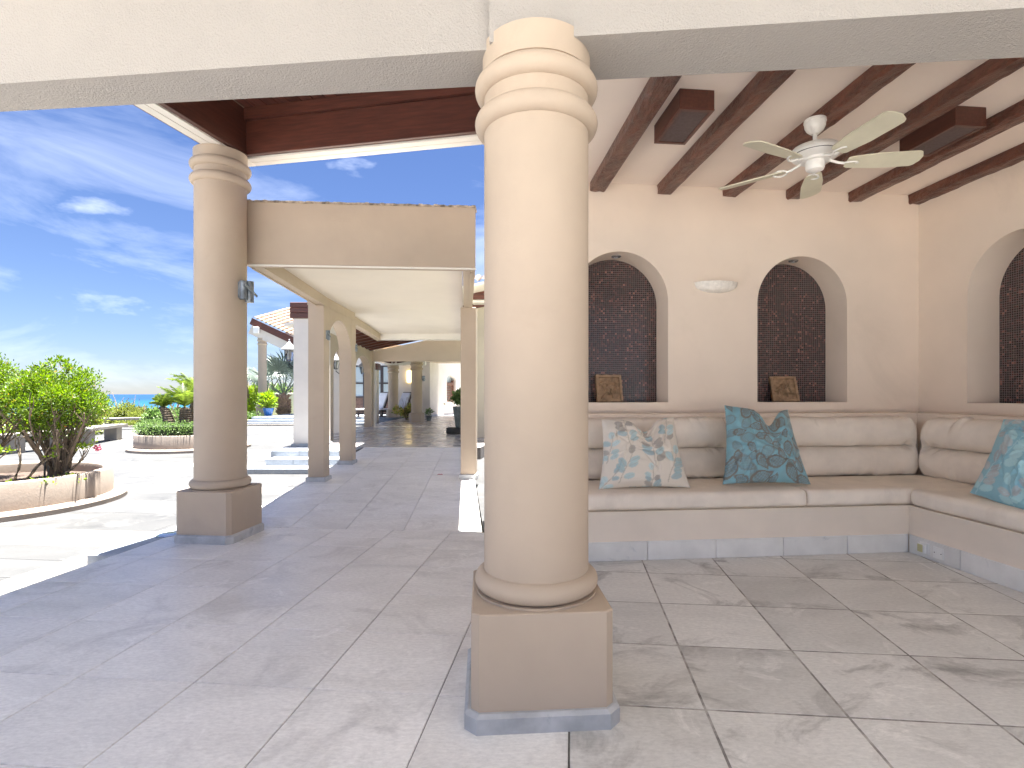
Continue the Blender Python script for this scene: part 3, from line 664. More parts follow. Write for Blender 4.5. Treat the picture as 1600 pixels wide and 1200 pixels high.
def blade_bm():
    bm = bmesh.new(); n = 22; top_, bot = [], []
    for i in range(n+1):
        x = .21+.49*i/n; w = .058+.022*min(1, (x-.21)/.2)
        e = (x-.21)/.49
        if e > .90: w *= math.sqrt(max(.0, 1-((e-.90)/.105)**2))
        if i == 0: w = .048
        top_.append((x, w)); bot.append((x, -w*.96))
    loop = top_+bot[::-1]
    prism(bm, [(a, b) for a, b in loop][::-1], -.004, .004)
    bmesh.ops.rotate(bm, verts=bm.verts, cent=(0, 0, 0), matrix=Matrix.Rotation(R(-14), 3, 'X'))
    return bm
def iron_bm():
    bm = bmesh.new()
    tube(bm, [(.07, 0, .03), (.12, 0, .012), (.16, 0, -.002), (.19, 0, -.006)], .010, 8)
    for s in (-1, 1): tube(bm, [(.185, 0, -.006), (.205, .028*s, -.006+.006*s), (.24, .038*s, -.006+.009*s), (.275, .022*s, -.006+.005*s), (.285, 0, -.008)], .0065, 8)
    return bm
me_bl = None
for k in range(5):
    a = R(-80+72*k)
    if me_bl is None:
        b = obj('blade', blade_bm(), BLADE, fan, smooth=30); me_bl = b.data; ir = obj('blade_iron', iron_bm(), WPAINT, b, smooth=50); me_ir = ir.data
    else:
        b = obj('blade', me_bl, None, fan); ir = obj('blade_iron', me_ir, None, b)
    b.location = (0, 0, -.315); b.rotation_euler = (0, 0, a)

fan.scale = (.96, .96, .96)
# ------------------------------------------------------------------ cushions
def folds(seed, L, k, amp, width=(.012, .035)):
    rr = random.Random(seed); out_ = []
    for _ in range(k):
        e = rr.random()
        x = rr.random()*L if e < .35 else (rr.random()**1.5*.42 if e < .68 else L-rr.random()**1.5*.42)
        out_.append((x, rr.uniform(*width), rr.uniform(-.25, .25), rr.uniform(.4, 1)*amp*rr.choice((1, -1)), rr.uniform(0, 1), rr.uniform(.12, .35)))
    return out_
def cushion(L, prof, nseg, end_r, seed, k, amp, name, m, loc, rz, label, group, sag=0, width=(.012, .035)):
    """closed profile (y,z) swept along x, rounded ends, fold lines across"""
    n = len(prof); cyy = sum(p[0] for p in prof)/n; cz = sum(p[1] for p in prof)/n; fo = folds(seed, L, k, amp, width)
    V, Fc = [], []
    xs_ = []
    for i in range(9): xs_.append(end_r*(1-math.cos(PI/2*i/8)))
    for i in range(1, nseg): xs_.append(end_r+(L-2*end_r)*i/nseg)
    for i in range(9): xs_.append(L-end_r*(1-math.cos(PI/2*(8-i)/8)))
    for x in xs_:
        e = min(x, L-x)/end_r; e = min(1, e); s = .93+.07*math.sqrt(max(0, 1-(1-e)**2)) if e < 1 else 1
        inn = (1-math.sqrt(max(0, 1-(1-e)**2)))*end_r*.9 if e < 1 else 0
        for j, (y, z) in enumerate(prof):
            d = Vector((y-cyy, z-cz)); dl = d.length or 1; t = j/n
            w = 0
            for fx, fw, sl_, am, tc_, tw in fo:
                dt = abs(t-tc_); dt = min(dt, 1-dt)
                if dt < tw:
                    g = (x-fx-sl_*(t-tc_)*1.2)/fw
                    if abs(g) < 3: w += am*math.exp(-g*g)*(1-(dt/tw)**2)
            w += amp*1.3*mnoise.noise(Vector((x*3.1+seed, y*6, z*6)))+amp*.5*mnoise.noise(Vector((x*11+seed, y*17, z*17)))
            q = d*((dl-inn+w)/dl)
            V.append((x, cyy+q.x, max(cz+q.y-(sag*math.sin(PI*x/L) if z > cz else 0), prof_min(prof)-.001)))
    m_ = len(xs_)
    for i in range(m_-1):
        for j in range(n):
            Fc.append((i*n+j, i*n+(j+1) % n, (i+1)*n+(j+1) % n, (i+1)*n+j))
    Fc.append(tuple(range(n-1, -1, -1))); Fc.append(tuple((m_-1)*n+j for j in range(n)))
    me = pymesh(name, V, Fc, m)
    o = obj(name, me, None, smooth=50, loc=loc, rot=(0, 0, rz)); bm = bmesh.new(); bm.from_mesh(me); bmesh.ops.recalc_face_normals(bm, faces=bm.faces); bm.to_mesh(me); bm.free()
    return tag(o, label, 'cushion', group)
def prof_min(p): return min(q[1] for q in p)
def seat_prof(d, h, r=.045):
    P = []
    for (cx_, cz_, a0_) in ((r, r, PI), (d-r, r, 1.5*PI), (d-r, h-r, 0), (r, h-r, PI/2)):
        for i in range(7): P.append((cx_+r*math.cos(a0_+PI/2*i/6), cz_+r*math.sin(a0_+PI/2*i/6)))
    # denser faces
    Q = []
    for a, b in zip(P, P[1:]+P[:1]):
        dd = math.hypot(a[0]-b[0], a[1]-b[1]); k = max(1, int(dd/.035))
        for i in range(k): Q.append((a[0]+(b[0]-a[0])*i/k, a[1]+(b[1]-a[1])*i/k))
    # crown of the top
    return [(y, z+(.012*math.sin(PI*max(0, min(1, y/d))) if z > h*.6 else 0)) for y, z in Q]
def back_prof(h=.545, d0=.095, d1=.115):
    P = []; n = 40
    for i in range(n+1):
        z = h*i/n; zz = (z/(h/2)) % 1 if z < h*.9999 else 1
        b = math.sqrt(max(0, 1-(2*zz-1)**2))**.8
        lean = .05*(z/h)
        P.append((-(d0+d1*b)+lean, z))
    P += [(0, h*.98), (.0, h*.75), (0, h*.5), (0, h*.25), (0, h*.02)]
    return P
u262 = onback(1262, 0.0)
seatp = seat_prof(.70, .128)
pA = Bw(Lb+.03, -.012)
zc = .3735
cushion(u262-(Lb+.03)-.004, seatp, 150, .03, 1, 90, .0045, 'seat_cushion', CUSH, (pA.x, pA.y, zc), aB, 'long beige seat cushion on the back bench under the two scatter pillows', None)
pA = Bw(u262+.004, -.012)
cushion(.775-u262, seatp, 120, .03, 2, 80, .0045, 'seat_cushion', CUSH, (pA.x, pA.y, zc), aB, 'beige seat cushion filling the inner corner of the bench', None)
pA = Bw(-.012, -3.7)
o = cushion(3.7-.02, seatp, 150, .03, 3, 80, .0045, 'seat_cushion', CUSH, (0, 0, 0), 0, 'pale seat cushion on the bench along the right hand wall', None)
o.location = (*Bw(-.012, -.018)[:2], zc); o.rotation_euler = (0, 0, aB-PI/2)
u1133 = onback(1133, .68)
bp_ = back_prof(); vb = .80
pA = Bw(Lb+.04, vb)
cushion(u1133-Lb-.04, bp_, 190, .05, 11, 150, .008, 'back_cushion', CUSH, (pA.x, pA.y, .497), aB, 'double roll back cushion behind the floral pillow next to the middle column', None)
pA = Bw(u1133+.006, vb)
cushion(.645-u1133, bp_, 190, .05, 12, 190, .008, 'back_cushion', CUSH, (pA.x, pA.y, .497), aB, 'creased double roll back cushion between the blue pillow and the bench corner', None)
o = cushion(2.2, bp_, 200, .05, 13, 170, .008, 'back_cushion', CUSH, (0, 0, 0), 0, 'double roll back cushion on the right hand wall starting at the bench corner', None)
o.location = (*Bw(vb, .585)[:2], .497); o.rotation_euler = (0, 0, aB-PI/2)
# scatter pillows ------------------------------------------------
def smooth01(x): x = max(0, min(1, x)); return x*x*(3-2*x)
def pillow(BL, BR, TR, TL, nrm, thick, notch, painter, m, label, seed, n=100):
    """pillow between four corner points; notch = (s, depth, width) chop in the top edge; painter(s,t)->rgb"""
    V, Fc, col = [], [], []
    BL, BR, TR, TL, nrm = map(Vector, (BL, BR, TR, TL, nrm)); nrm.normalize()
    upv = ((TL+TR)-(BL+BR)).normalized()
    rr = random.Random(seed); fo = []
    for _ in range(44):
        a = rr.uniform(0, 2*PI); fo.append((rr.uniform(-.8, .8), rr.uniform(-.9, .9), a, rr.uniform(.02, .06), rr.uniform(.25, .7), rr.uniform(.5, 1)*.012*rr.choice((1, -1))))
    for side in (1, -1):
        for j in range(n+1):
            for i in range(n+1):
                s, t = -1+2*i/n, -1+2*j/n
                # pincushion outline: edges curve inward, corners stay
                ss = s*(1-.075*(1-t*t)); tt = t*(1-.05*(1-s*s))
                fs, ft = (ss+1)/2, (tt+1)/2
                p = BL*(1-fs)*(1-ft)+BR*fs*(1-ft)+TR*fs*ft+TL*(1-fs)*ft
                g = math.exp(-((s-notch[0])/notch[2])**2)
                dn = notch[1]*g*smooth01((t+.25)/1.25)
                p = p-upv*dn
                e = max(0, (1-abs(s)**2.6))*max(0, (1-abs(t)**2.6)); hgt = thick*e**.55
                hgt *= 1-.45*g*smooth01((t+.1)/1.0)
                hgt += thick*.22*math.exp(-((abs(s-notch[0])-notch[2]*1.1)/.16)**2)*smooth01((t-.0)/.9)*e**.3
                if side == 1:
                    for fx, fy, a, w, l_, am in fo:
                        dx, dy = s-fx, t-fy; q = dx*math.cos(a)+dy*math.sin(a); r_ = -dx*math.sin(a)+dy*math.cos(a)
                        if abs(r_) < w*3 and abs(q) < l_: hgt += am*math.exp(-(r_/w)**2)*(1-(q/l_)**2)
                    hgt += .006*mnoise.noise(Vector((s*2.3+seed, t*2.3, 0)))*e**.3
                V.append(tuple(p+nrm*(hgt*side*(1 if side == 1 else .35))))
                col.append(painter(s, t) if side == 1 else painter(-s, t))
    N1 = (n+1)**2
    for side in (0, 1):
        for j in range(n):
            for i in range(n):
                a = side*N1+j*(n+1)+i; q = (a, a+1, a+n+2, a+n+1); Fc.append(q if side == 0 else q[::-1])
    me = pymesh('scatter_pillow', V, Fc, m)
    at = me.color_attributes.new('print', 'FLOAT_COLOR', 'POINT')
    at.data.foreach_set('color', [c for k in col for c in (*k, 1)])
    bm = bmesh.new(); bm.from_mesh(me); bmesh.ops.remove_doubles(bm, verts=bm.verts, dist=1e-5); bmesh.ops.recalc_face_normals(bm, faces=bm.faces); bm.to_mesh(me); bm.free()
    return tag(obj('scatter_pillow', me, None, smooth=60), label, 'pillow')
def lerp3(a, b, t): return tuple(x+(y-x)*t for x, y in zip(a, b))
def sprigs(base, cols, seed, places, line):
    rr = random.Random(seed); leaves = []; stems = []
    for (sx, sy, ang_, sz) in places:
        sz *= 1.22
        stems.append((sx, sy, ang_, .42*sz))
        k = 0
        for q in (-.75, -.3, .15, .55):
            for sd in (-1, 1):
                if rr.random() < .2: continue
                cx_ = sx+math.cos(ang_)*q*.30*sz-math.sin(ang_)*sd*.115*sz; cy_ = sy+math.sin(ang_)*q*.30*sz+math.cos(ang_)*sd*.115*sz
                leaves.append((cx_, cy_, ang_+sd*R(52)+rr.uniform(-.2, .2), .115*sz*rr.uniform(.85, 1.15), .07*sz, rr.choice(cols)))
        leaves.append((sx+math.cos(ang_)*.40*sz, sy+math.sin(ang_)*.40*sz, ang_, .12*sz, .075*sz, rr.choice(cols)))
    def f(s, t):
        c = base
        for (x, y, a, la, lb, cc) in leaves:
            dx, dy = s-x, t-y
            if abs(dx) > .22 or abs(dy) > .22: continue
            q = (dx*math.cos(a)+dy*math.sin(a))/la; r_ = (-dx*math.sin(a)+dy*math.cos(a))/lb
            d = q*q+r_*r_
            if d < 1:
                c = lerp3(c, cc, .85 if d < .8 else .6)
                if abs(r_) < .09: c = lerp3(c, line, .45)
        for (x, y, a, l_) in stems:
            dx, dy = s-x, t-y; q = dx*math.cos(a)+dy*math.sin(a); r_ = -dx*math.sin(a)+dy*math.cos(a)+.03*math.sin(q*5)
            if abs(q) < l_ and abs(r_) < .011: c = lerp3(c, line, .7)
        return c
    return f
paint1 = sprigs((.66, .60, .52), [(.30, .44, .48), (.38, .52, .54), (.34, .31, .28), (.46, .60, .62), (.30, .42, .46)], 4,
                [(-.45, -.45, R(75), .95), (.22, .05, R(95), 1.1), (-.42, .62, R(100), 1.0), (.66, .62, R(80), .9), (.68, -.45, R(70), .95), (-.85, .05, R(85), .8), (.15, -.85, R(95), .7), (-.85, -.85, R(60), .7), (.05, .95, R(80), .6)], (.38, .34, .28))
def paisley(base, ink, seed):
    rr = random.Random(seed); drops = []
    for k in range(260):
        x, y = rr.uniform(-1, 1), rr.uniform(-1, 1); sz = rr.uniform(.15, .29)
        if all(math.hypot(x-d[0], y-d[1]) > .56*(sz+d[2]) for d in drops): drops.append((x, y, sz, rr.uniform(0, 2*PI), rr.random() < .35))
    def f(s, t):
        c = base; c = lerp3(c, ink, .10+.10*math.sin(s*19+math.sin(t*13)*2))
        for (x, y, sz, a, pale) in drops:
            dx, dy = (s-x), (t-y); q = (dx*math.cos(a)+dy*math.sin(a))/sz; r_ = (-dx*math.sin(a)+dy*math.cos(a))/sz
            r2 = r_-.28*q*q*(1 if q > 0 else 0)
            w = .62*(1-.55*smooth01((q+.2)/1.2))
            d = (q/1.0)**2+(r2/w)**2
            if d < 1:
                k = .45 if pale else .8
                band = abs(math.sqrt(d)-.84)
                m_ = k
                if band < .07: m_ = .95 if not pale else .55
                elif abs(math.sqrt(d)-.66) < .04: m_ = .15
                elif math.sqrt(d) < .6: m_ = k*(.65+.35*math.sin(q*22)*math.sin(r2*22))
                c = lerp3(c, ink, max(0, m_))
        return c
    return f
paint2 = paisley((.18, .38, .45), (.15, .125, .10), 5)
paint3 = sprigs((.24, .47, .56), [(.42, .66, .70), (.46, .48, .49), (.36, .37, .40), (.50, .56, .58), (.42, .66, .70)], 8,
                [(-.35, .25, R(75), 1.25), (-.75, -.5, R(80), 1.0), (.25, -.35, R(100), 1.1), (.5, .5, R(60), 1.2), (-.75, .8, R(60), .9), (-.1, -.9, R(110), .9), (.85, -.8, R(90), 1)], (.42, .66, .72))
ZS = .512
nB = -vB
def bp3(x, y, Y): return px(x, y, Y)
n_ = Vector((nB.x, nB.y, .42))
pillow(bp3(935, 765, 4.13), bp3(1079, 762, 4.16), bp3(1053, 651, 4.47), bp3(940, 655, 4.44), n_, .105, (.14, .115, .30), paint1, FAB, 'off white pillow printed with blue grey leaf sprigs beside the middle column', 21)
pillow(bp3(1129, 757, 4.22), bp3(1267, 757, 4.26), bp3(1231, 640, 4.56), bp3(1132, 633, 4.53), n_, .105, (.30, .15, .30), paint2, FABS, 'turquoise satin pillow with brown paisley print and chopped top', 22)
nu = Vector((-uB.x, -uB.y, .45))
BLp = px(1515, 770, 3.86); BRp = px(1690, 842, 3.08); TRp = px(1715, 645, 3.30); TLp = px(1568, 655, 3.98)
pillow(BLp, BRp, TRp, TLp, Vector((-.85, -.35, .4)), .105, (.10, .09, .4), paint3, FAB, 'sky blue pillow with pale leaf sprigs on the right hand bench at the frame edge', 23)

# ------------------------------------------------------------------ metal wall lamps
def wall_lamp(loc, rz, s, label):
    t = thing('wall_lamp', loc, rz, label, 'wall lamp', None)
    # local: +x away from the wall, y along it
    def half(y0, h0, h1, r_, x0):
        bm = bmesh.new(); lathe(bm, [(0, h0), (r_, h0), (r_, h1), (r_*.86, h1), (r_*.86, h1-.01), (0, h1-.01)], 24); bmesh.ops.translate(bm, verts=bm.verts, vec=(x0, y0, 0)); bmesh.ops.scale(bm, verts=bm.verts, vec=(s, s, s)); return bm
    obj('back_plate', mbox(-.01*s, .015*s, -.05*s, .05*s, -.07*s, .07*s, .003), METAL, t)
    obj('lamp_tube', half(-.035, -.085, .075, .030, .035), METAL, t, smooth=40)
    obj('lamp_tube', half(.035, -.10, .085, .036, .045), METAL, t, smooth=40)
    bm = mbox(-.003*s, .003*s, -.095*s, .095*s, -.011*s, .011*s); bmesh.ops.rotate(bm, verts=bm.verts, cent=(0, 0, 0), matrix=Matrix.Rotation(R(-24), 3, 'X')); bmesh.ops.translate(bm, verts=bm.verts, vec=(.084*s, 0, 0))
    obj('cross_bar', bm, METAL, t)
    return t
a_ = R(-8)
wall_lamp((-2.655+.205*math.cos(a_), 4.69+.205*math.sin(a_), px(0, 455, 4.69).z), a_, 1.0, 'grey metal wall lamp of two tubes and a bar on the terrace edge column')

# ------------------------------------------------------------------ covered walkway: canopy, pillars, arcades
cw = thing('walkway_canopy', (0, 0, 0), 0, 'flat peach plaster canopy with recessed white soffit on square pillars over the walkway', 'canopy')
ZL, ZT, ZSo = 2.44, 3.0, 2.567
def lineL(y): return -2.534-.097*(y-4.833)
def lineR(y): return -.433-.106*(y-4.988)
YF0, YF1, YBk = 4.833, 4.988, 11.76
ring = lambda o: None
fw, sw_, bwid = .16, .12, .22
bm = bmesh.new()
prism(bm, [(lineL(YF0), YF0), (lineR(YF1), YF1), (lineR(YF1+fw), YF1+fw), (lineL(YF0+fw), YF0+fw)], ZL, ZT)
obj('front_fascia', bm, PLA, cw)
bm = bmesh.new(); y0, y1 = YF0+fw+.001, YBk; prism(bm, [(lineL(y0), y0), (lineL(y0)+sw_, y0), (lineL(y1)+sw_, y1), (lineL(y1), y1)], ZL, ZT); obj('side_fascia', bm, PLA, cw)
bm = bmesh.new(); y0 = YF1+fw+.001; prism(bm, [(lineR(y0)-sw_, y0), (lineR(y0), y0), (lineR(y1), y1), (lineR(y1)-sw_, y1)], ZL, ZT); obj('side_fascia', bm, PLA, cw)
bm = bmesh.new(); prism(bm, [(lineL(y1)+sw_+.002, y1-bwid), (lineR(y1)-sw_-.002, y1-bwid), (lineR(y1)-sw_-.002, y1), (lineL(y1)+sw_+.002, y1)], ZL, ZT); obj('back_fascia', bm, WHI, cw)
bm = bmesh.new(); prism(bm, [(lineL(5.0)+sw_+.002, 5.0), (lineR(5.2)-sw_-.002, 5.16), (lineR(y1)-sw_-.002, y1-bwid-.002), (lineL(y1)+sw_+.002, y1-bwid-.002)], ZSo, ZT-.05)
obj('soffit', bm, mat('soffit_paint', (.74, .67, .58), .8, .02, 1), cw)
# groove beads under the fascia
obj('drip_bead', prism(bmesh.new(), [(lineL(YF0)+.0, YF0+.02), (lineR(YF1)-.0, YF1+.02), (lineR(YF1)-.0, YF1+.05), (lineL(YF0)+.0, YF0+.05)], ZL-.012, ZL-.0005), WHI, cw)
obj('drip_bead', prism(bmesh.new(), [(lineL(5.0)+.012, 5.0), (lineL(5.0)+.030, 5.0), (lineL(y1)+.030, y1), (lineL(y1)+.012, y1)], ZL-.012, ZL-.0005), PLA, cw)
obj('drip_bead', prism(bmesh.new(), [(lineR(5.16)-.05, 5.16), (lineR(5.16)-.03, 5.16), (lineR(y1)-.03, y1), (lineR(y1)-.05, y1)], ZL-.012, ZL-.0005), PLA, cw)
bm = bmesh.new()
nn = 60
for k in range(nn):                                   # crumbling capping along the front
    t0, t1 = k/nn, (k+1)/nn; f = lambda t: (lineL(YF0)+(lineR(YF1)-lineL(YF0))*t, YF0+(YF1-YF0)*t)
    a, b = f(t0), f(t1); h = .018+.010*mnoise.noise(Vector((k*.7, 0, 0)))
    prism(bm, [(a[0], a[1]-.008), (b[0], b[1]-.008), (b[0], b[1]+.14), (a[0], a[1]+.14)], ZT+.0005, ZT+h)
obj('roof_capping', bm, DIRTY, cw)
def sqpillar(x0, x1, y0, y1, zb, zt, par, sk=.022, skh=.07, m=PLA, name='pillar'):
    obj(name, mbox(x0, x1, y0, y1, zb, zt, .006), m, par)
    bm = bmesh.new(); prism(bm, [(x0-sk, y0-sk), (x1+sk, y0-sk), (x1+sk, y1+sk), (x0-sk, y1+sk)], zb, zb+skh, .008)
    obj('pillar_skirting', bm, SKIRT, par)
z1_ = zr(0, 7.1); z2_ = zr(0, 8.4); z3_ = zr(0, 7.3)
sqpillar(-2.84, -2.625, 7.06, 7.26, z1_-.01, ZL, cw)
sqpillar(-2.885, -2.69, 8.40, 8.60, z2_-.01, ZL, cw)
sqpillar(-.834, -.624, 7.26, 7.47, z3_-.01, ZL, cw)
# arcade wall between pillars one and two and up to the soffit
bwall = arch_wall(lambda s, w, z: (-2.652-.035*(s-7.262)-w, s, z), 7.262, 8.398, z1_, ZL, [(7.83, .567, .50, z1_, 1.83)], .19, .19, True, 24)
obj('arcade_wall', bwall, PLA, cw)
obj('arcade_wall', prism(bmesh.new(), [(-2.85, 7.06), (-2.64, 7.06), (-2.70, 8.6), (-2.90, 8.6)], ZL+.001, ZSo+.02), PLA, cw)
obj('arcade_wall', mbox(-2.90, -2.72, 8.602, 8.72, z2_, ZL, .004), PLA, cw)
wall_lamp((-2.655, 7.17, px(0, 523, 7.17).z), 0, .72, 'small grey metal wall lamp on the nearer pillar of the walkway arcade')
wall_lamp((-2.722, 8.62, px(0, 543, 8.6).z), 0, .62, 'small grey metal wall lamp on the farther pillar of the walkway arcade')
# second bay beyond the canopy
b2 = thing('pergola_bay', (0, 0, 0), 0, 'second porch bay behind the canopy with sloping dark rafters and an arched side wall', 'building')
XW = lambda y: -4.78-.097*(y-17.1)
w2 = arch_wall(lambda s, w, z: (XW(s)-w, s, z), 11.8, 17.0, ZP, 2.62, [(12.9, .75, .45, ZP, 1.9), (15.6, 1.15, .52, ZP, 1.86)], .22, .22, True, 24)
obj('arcade_wall', w2, PLA, b2)
sqpillar(-5.03, -4.80, 17.003, 17.25, ZP, 2.75, b2)
obj('downpipe', mbox(-4.78, -4.73, 17.10, 17.16, ZP, 2.7, .004), WHI, b2)
bm = bmesh.new()
gx = [(-4.795, 2.62), (-3.10, 2.98), (-.2, 2.98)]
f0 = [bm.verts.new((x, 17.05, 2.31)) for x, z in gx]; f1 = [bm.verts.new((x, 17.05, z)) for x, z in gx]
g0 = [bm.verts.new((x, 17.25, 2.31)) for x, z in gx]; g1 = [bm.verts.new((x, 17.25, z)) for x, z in gx]
for i in range(2):
    bm.faces.new((f0[i], f0[i+1], f1[i+1], f1[i])); bm.faces.new((g0[i], g0[i+1], g1[i+1], g1[i])); bm.faces.new((f0[i], f0[i+1], g0[i+1], g0[i])); bm.faces.new((f1[i], f1[i+1], g1[i+1], g1[i]))
bmesh.ops.recalc_face_normals(bm, faces=bm.faces)
obj('lintel_wall', bm, PLW, b2)
for k in range(8):
    y = 12.6+k*.56; x0 = XW(y)-.02; M = Matrix.Translation((x0, y, 2.60)) @ Matrix.Rotation(-math.atan(.21), 4, 'Y')
    obj('rafter', mbox(0, 4.2, -.05, .05, 0, .12, M=M), WOODX, b2)
M = Matrix.Translation((-5.1, 11.45, 2.66)) @ Matrix.Rotation(-math.atan(.21), 4, 'Y')
obj('rafter_ceiling', mbox(0, 4.9, 0, 5.75, .07, .12, M=M), WHI, b2)

# house sliver right of the walkway and its roof
hs = thing('garden_house', (0, 12.62, 0), 0, 'cream house wall with wooden fascia and clay tile roof glimpsed beside the middle column', 'house')
obj('house_wall', mbox(-1.12, 1.6, 0, .3, 0, 3.35), mat('cream_wall', (.66, .58, .45), .85, .03, 2, .2, 60, .002), hs)
obj('wall_skirting', mbox(-1.12, 1.6, -.02, -.001, 0, .075), SKIRT, hs)
for k in range(3): obj('fascia_board', mbox(-1.18+.05*(k < 2)*0-(.04 if k == 2 else 0), 1.6, -.42, -.38, 3.43+k*.13, 3.55+k*.13, .004), WOODX, hs)
bm = bmesh.new()
for i in range(16):
    for j in range(4):
        x = -1.1+i*.19; y = -.42+j*.33; z = 3.84+j*.10; n = 6
        pr_ = [(x+.08*math.cos(PI*k/n), z+.075*math.sin(PI*k/n)) for k in range(n+1)]
        for a, b in zip(pr_, pr_[1:]): bm.faces.new([bm.verts.new(v) for v in ((a[0], y, a[1]), (b[0], y, b[1]), (b[0], y+.36, b[1]+.09), (a[0], y+.36, a[1]+.09))])
obj('roof_tiles', bm, TILER, hs)['kind'] = 'stuff'
obj('eave_soffit', mbox(-1.14, 1.6, -.38, .3, 3.36, 3.42), WHI, hs)

# ------------------------------------------------------------------ gate pillars with timber caps and lanterns
def lantern(loc, s, label, rz=PI):
    t = thing('wall_lantern', loc, rz, label, 'lantern', None)
    obj('bracket', tube(bmesh.new(), [(-.16*s, 0, -.22*s), (-.08*s, 0, -.26*s), (0, 0, -.20*s), (0, 0, -.14*s)], .012*s, 6), DARK, t)
    obj('lantern_glass', lathe(bmesh.new(), [(.055*s, -.13*s), (.10*s, .08*s)], 6), CLEAR, t)
    obj('lamp', lathe(bmesh.new(), [(0, -.12*s), (.022*s, -.10*s), (.03*s, -.02*s), (.02*s, .05*s), (0, .06*s)], 10), PLAST, t, smooth=60)
    obj('base', lathe(bmesh.new(), [(0, -.15*s), (.06*s, -.145*s), (.06*s, -.13*s), (0, -.13*s)], 6), DARK, t)
    obj('roof', lathe(bmesh.new(), [(.155*s, .08*s), (.15*s, .095*s), (.06*s, .18*s), (.05*s, .20*s), (.03*s, .22*s), (.012*s, .25*s), (.015*s, .27*s), (0, .30*s)], 12), mat('lantern_white', (.34, .35, .37), .4), t, smooth=20)
    for k in range(6): obj('glazing_bar', tube(bmesh.new(), [(.055*s*math.cos(PI/3*k), .055*s*math.sin(PI/3*k), -.13*s), (.10*s*math.cos(PI/3*k), .10*s*math.sin(PI/3*k), .08*s)], .005*s, 5), DARK, t)
    return t
def gatepost(x0, x1, y, zb, zt, capz, label):
    t = thing('gate_pillar', ((x0+x1)/2, y, zb), 0, label, 'pillar', None); w = (x1-x0)/2
    obj('pillar_body', mbox(-w, w, 0, 2*w, 0, capz-zb, .004), mat('pale_wall', (.66, .61, .56), .8, .03, 2, .2, 60, .002) if 'pale_wall' not in MATS else MATS['pale_wall'], t)
    n = 3; h = (zt-capz)/n
    for k in range(n): obj('cap_board', mbox(-w-.05, w+.05, -.05, 2*w+.05, capz-zb+k*h+.004, capz-zb+(k+1)*h, .006), WOODX, t)
    obj('pillar_skirting', prism(bmesh.new(), [(-w-.03, -.03), (w+.03, -.03), (w+.03, 2*w+.03), (-w-.03, 2*w+.03)], 0, .06, .006), STEP, t)
gatepost(-4.485, -3.95, 10.44, ZP, 3.05, 2.74, 'pale square pillar with dark timber cap standing on the landing above the garden steps')
lantern(Vector(px(452, 553, 10.9)), 1.05, 'white wall lantern on the left side of the timber capped pillar by the garden steps')
gatepost(-5.95, -5.50, 16.0, ZC, 3.0, 2.7, 'pale pillar seen through the nearer walkway arch')
lantern(Vector(px(525, 568, 15.7)), 1.15, 'white wall lantern seen through the nearer walkway arch')
lantern(Vector(px(567, 577, 20.6)), 1.3, 'white wall lantern seen through the farther walkway arch')
gatepost(-6.0, -5.65, 20.7, ZC, 2.45, 2.2, 'slim pale pillar carrying a lantern behind the farther arch')

# ------------------------------------------------------------------ far columns, house, loungers
def farcol(x, y, zb, zt, rad, label, sw=.56, pz=.34):
    t = thing('round_column', (x, y, zb), R(8), label, 'column', 'columns of the far pavilions')
    h = zt-zb
    obj('pedestal', prism(bmesh.new(), octa(sw, .10), 0, pz, .03), PLA, t)
    obj('shaft', lathe(bmesh.new(), [(0, pz), (rad*1.06, pz), (rad*1.06, pz+.05), (rad, pz+.07), (rad, h-.02), (0, h-.02)], 36), PLA, t, smooth=40)
    for dz in (.12, .28): obj('capital_ring', lathe(bmesh.new(), [(rad*.9, h-dz-.04)]+torus_prof(rad*.98, .045, h-dz)+[(rad*.9, h-dz+.04)], 36), PLA, t, smooth=50)
    obj('capital', lathe(bmesh.new(), [(0, h-.07), (rad*1.1, h-.07), (rad*1.16, h), (0, h)], 36), PLA, t, smooth=40)
farcol(-5.58, 23.1, .25, 2.50, .215, 'far peach column beside the left lounger')
farcol(-3.93, 19.9, ZP, 2.48, .20, 'peach column on the walkway in front of the far cream wall')
farcol((410-CX)*25.6/F, 25.6, .25, 3.95, .19, 'slim peach column carrying the tiled pavilion roof left of the timber capped pillar', .50, .42)
farcol((518-CX)*24.8/F, 24.8, .25, 2.95, .20, 'far peach column seen through the nearer walkway arch', .56, .40)
fh = thing('far_house', (0, 0, 0), 0, 'far cream house with glazed doors and an arched window at the end of the walkway', 'house')
CW = MATS['pale_wall']
W1Y = 25.6
obj('house_wall', mbox(-6.05, -4.25, W1Y, W1Y+.3, .25, 3.3), CW, fh)
pA2, pB2 = Vector((-4.25, 24.6)), Vector((-2.55, 30.2)); dd = (pB2-pA2); LL = dd.length; dd.normalize(); nr = Vector((dd.y, -dd.x))
tw = lambda s, w, z: (pA2.x+dd.x*s-nr.x*w, pA2.y+dd.y*s-nr.y*w, z)
def onw2(x):
    k = (x-CX)/F; return (k*pA2.y-pA2.x)/(dd.x-k*dd.y)
sc_ = onw2(705.2); zz0 = CH+(CY-628)*-1*0
yy_ = pA2.y+dd.y*sc_; zsill = CH-(628-CY)*yy_/F; ztop = CH-(586.5-CY)*yy_/F; hw_ = (onw2(712)-onw2(698))/2
obj('house_wall', arch_wall(tw, 0, LL, ZP, 3.3, [(sc_, hw_, hw_*.42+.0, zsill, ztop-hw_*.42)], .3, .34, False, 16), CW, fh)
wn_ = obj('window', prism(bmesh.new(), [(0, 0), (.01, 0), (.01, .01), (0, .01)], 0, .01), WOOD, fh); wn_.name = 'window'
bm = bmesh.new()
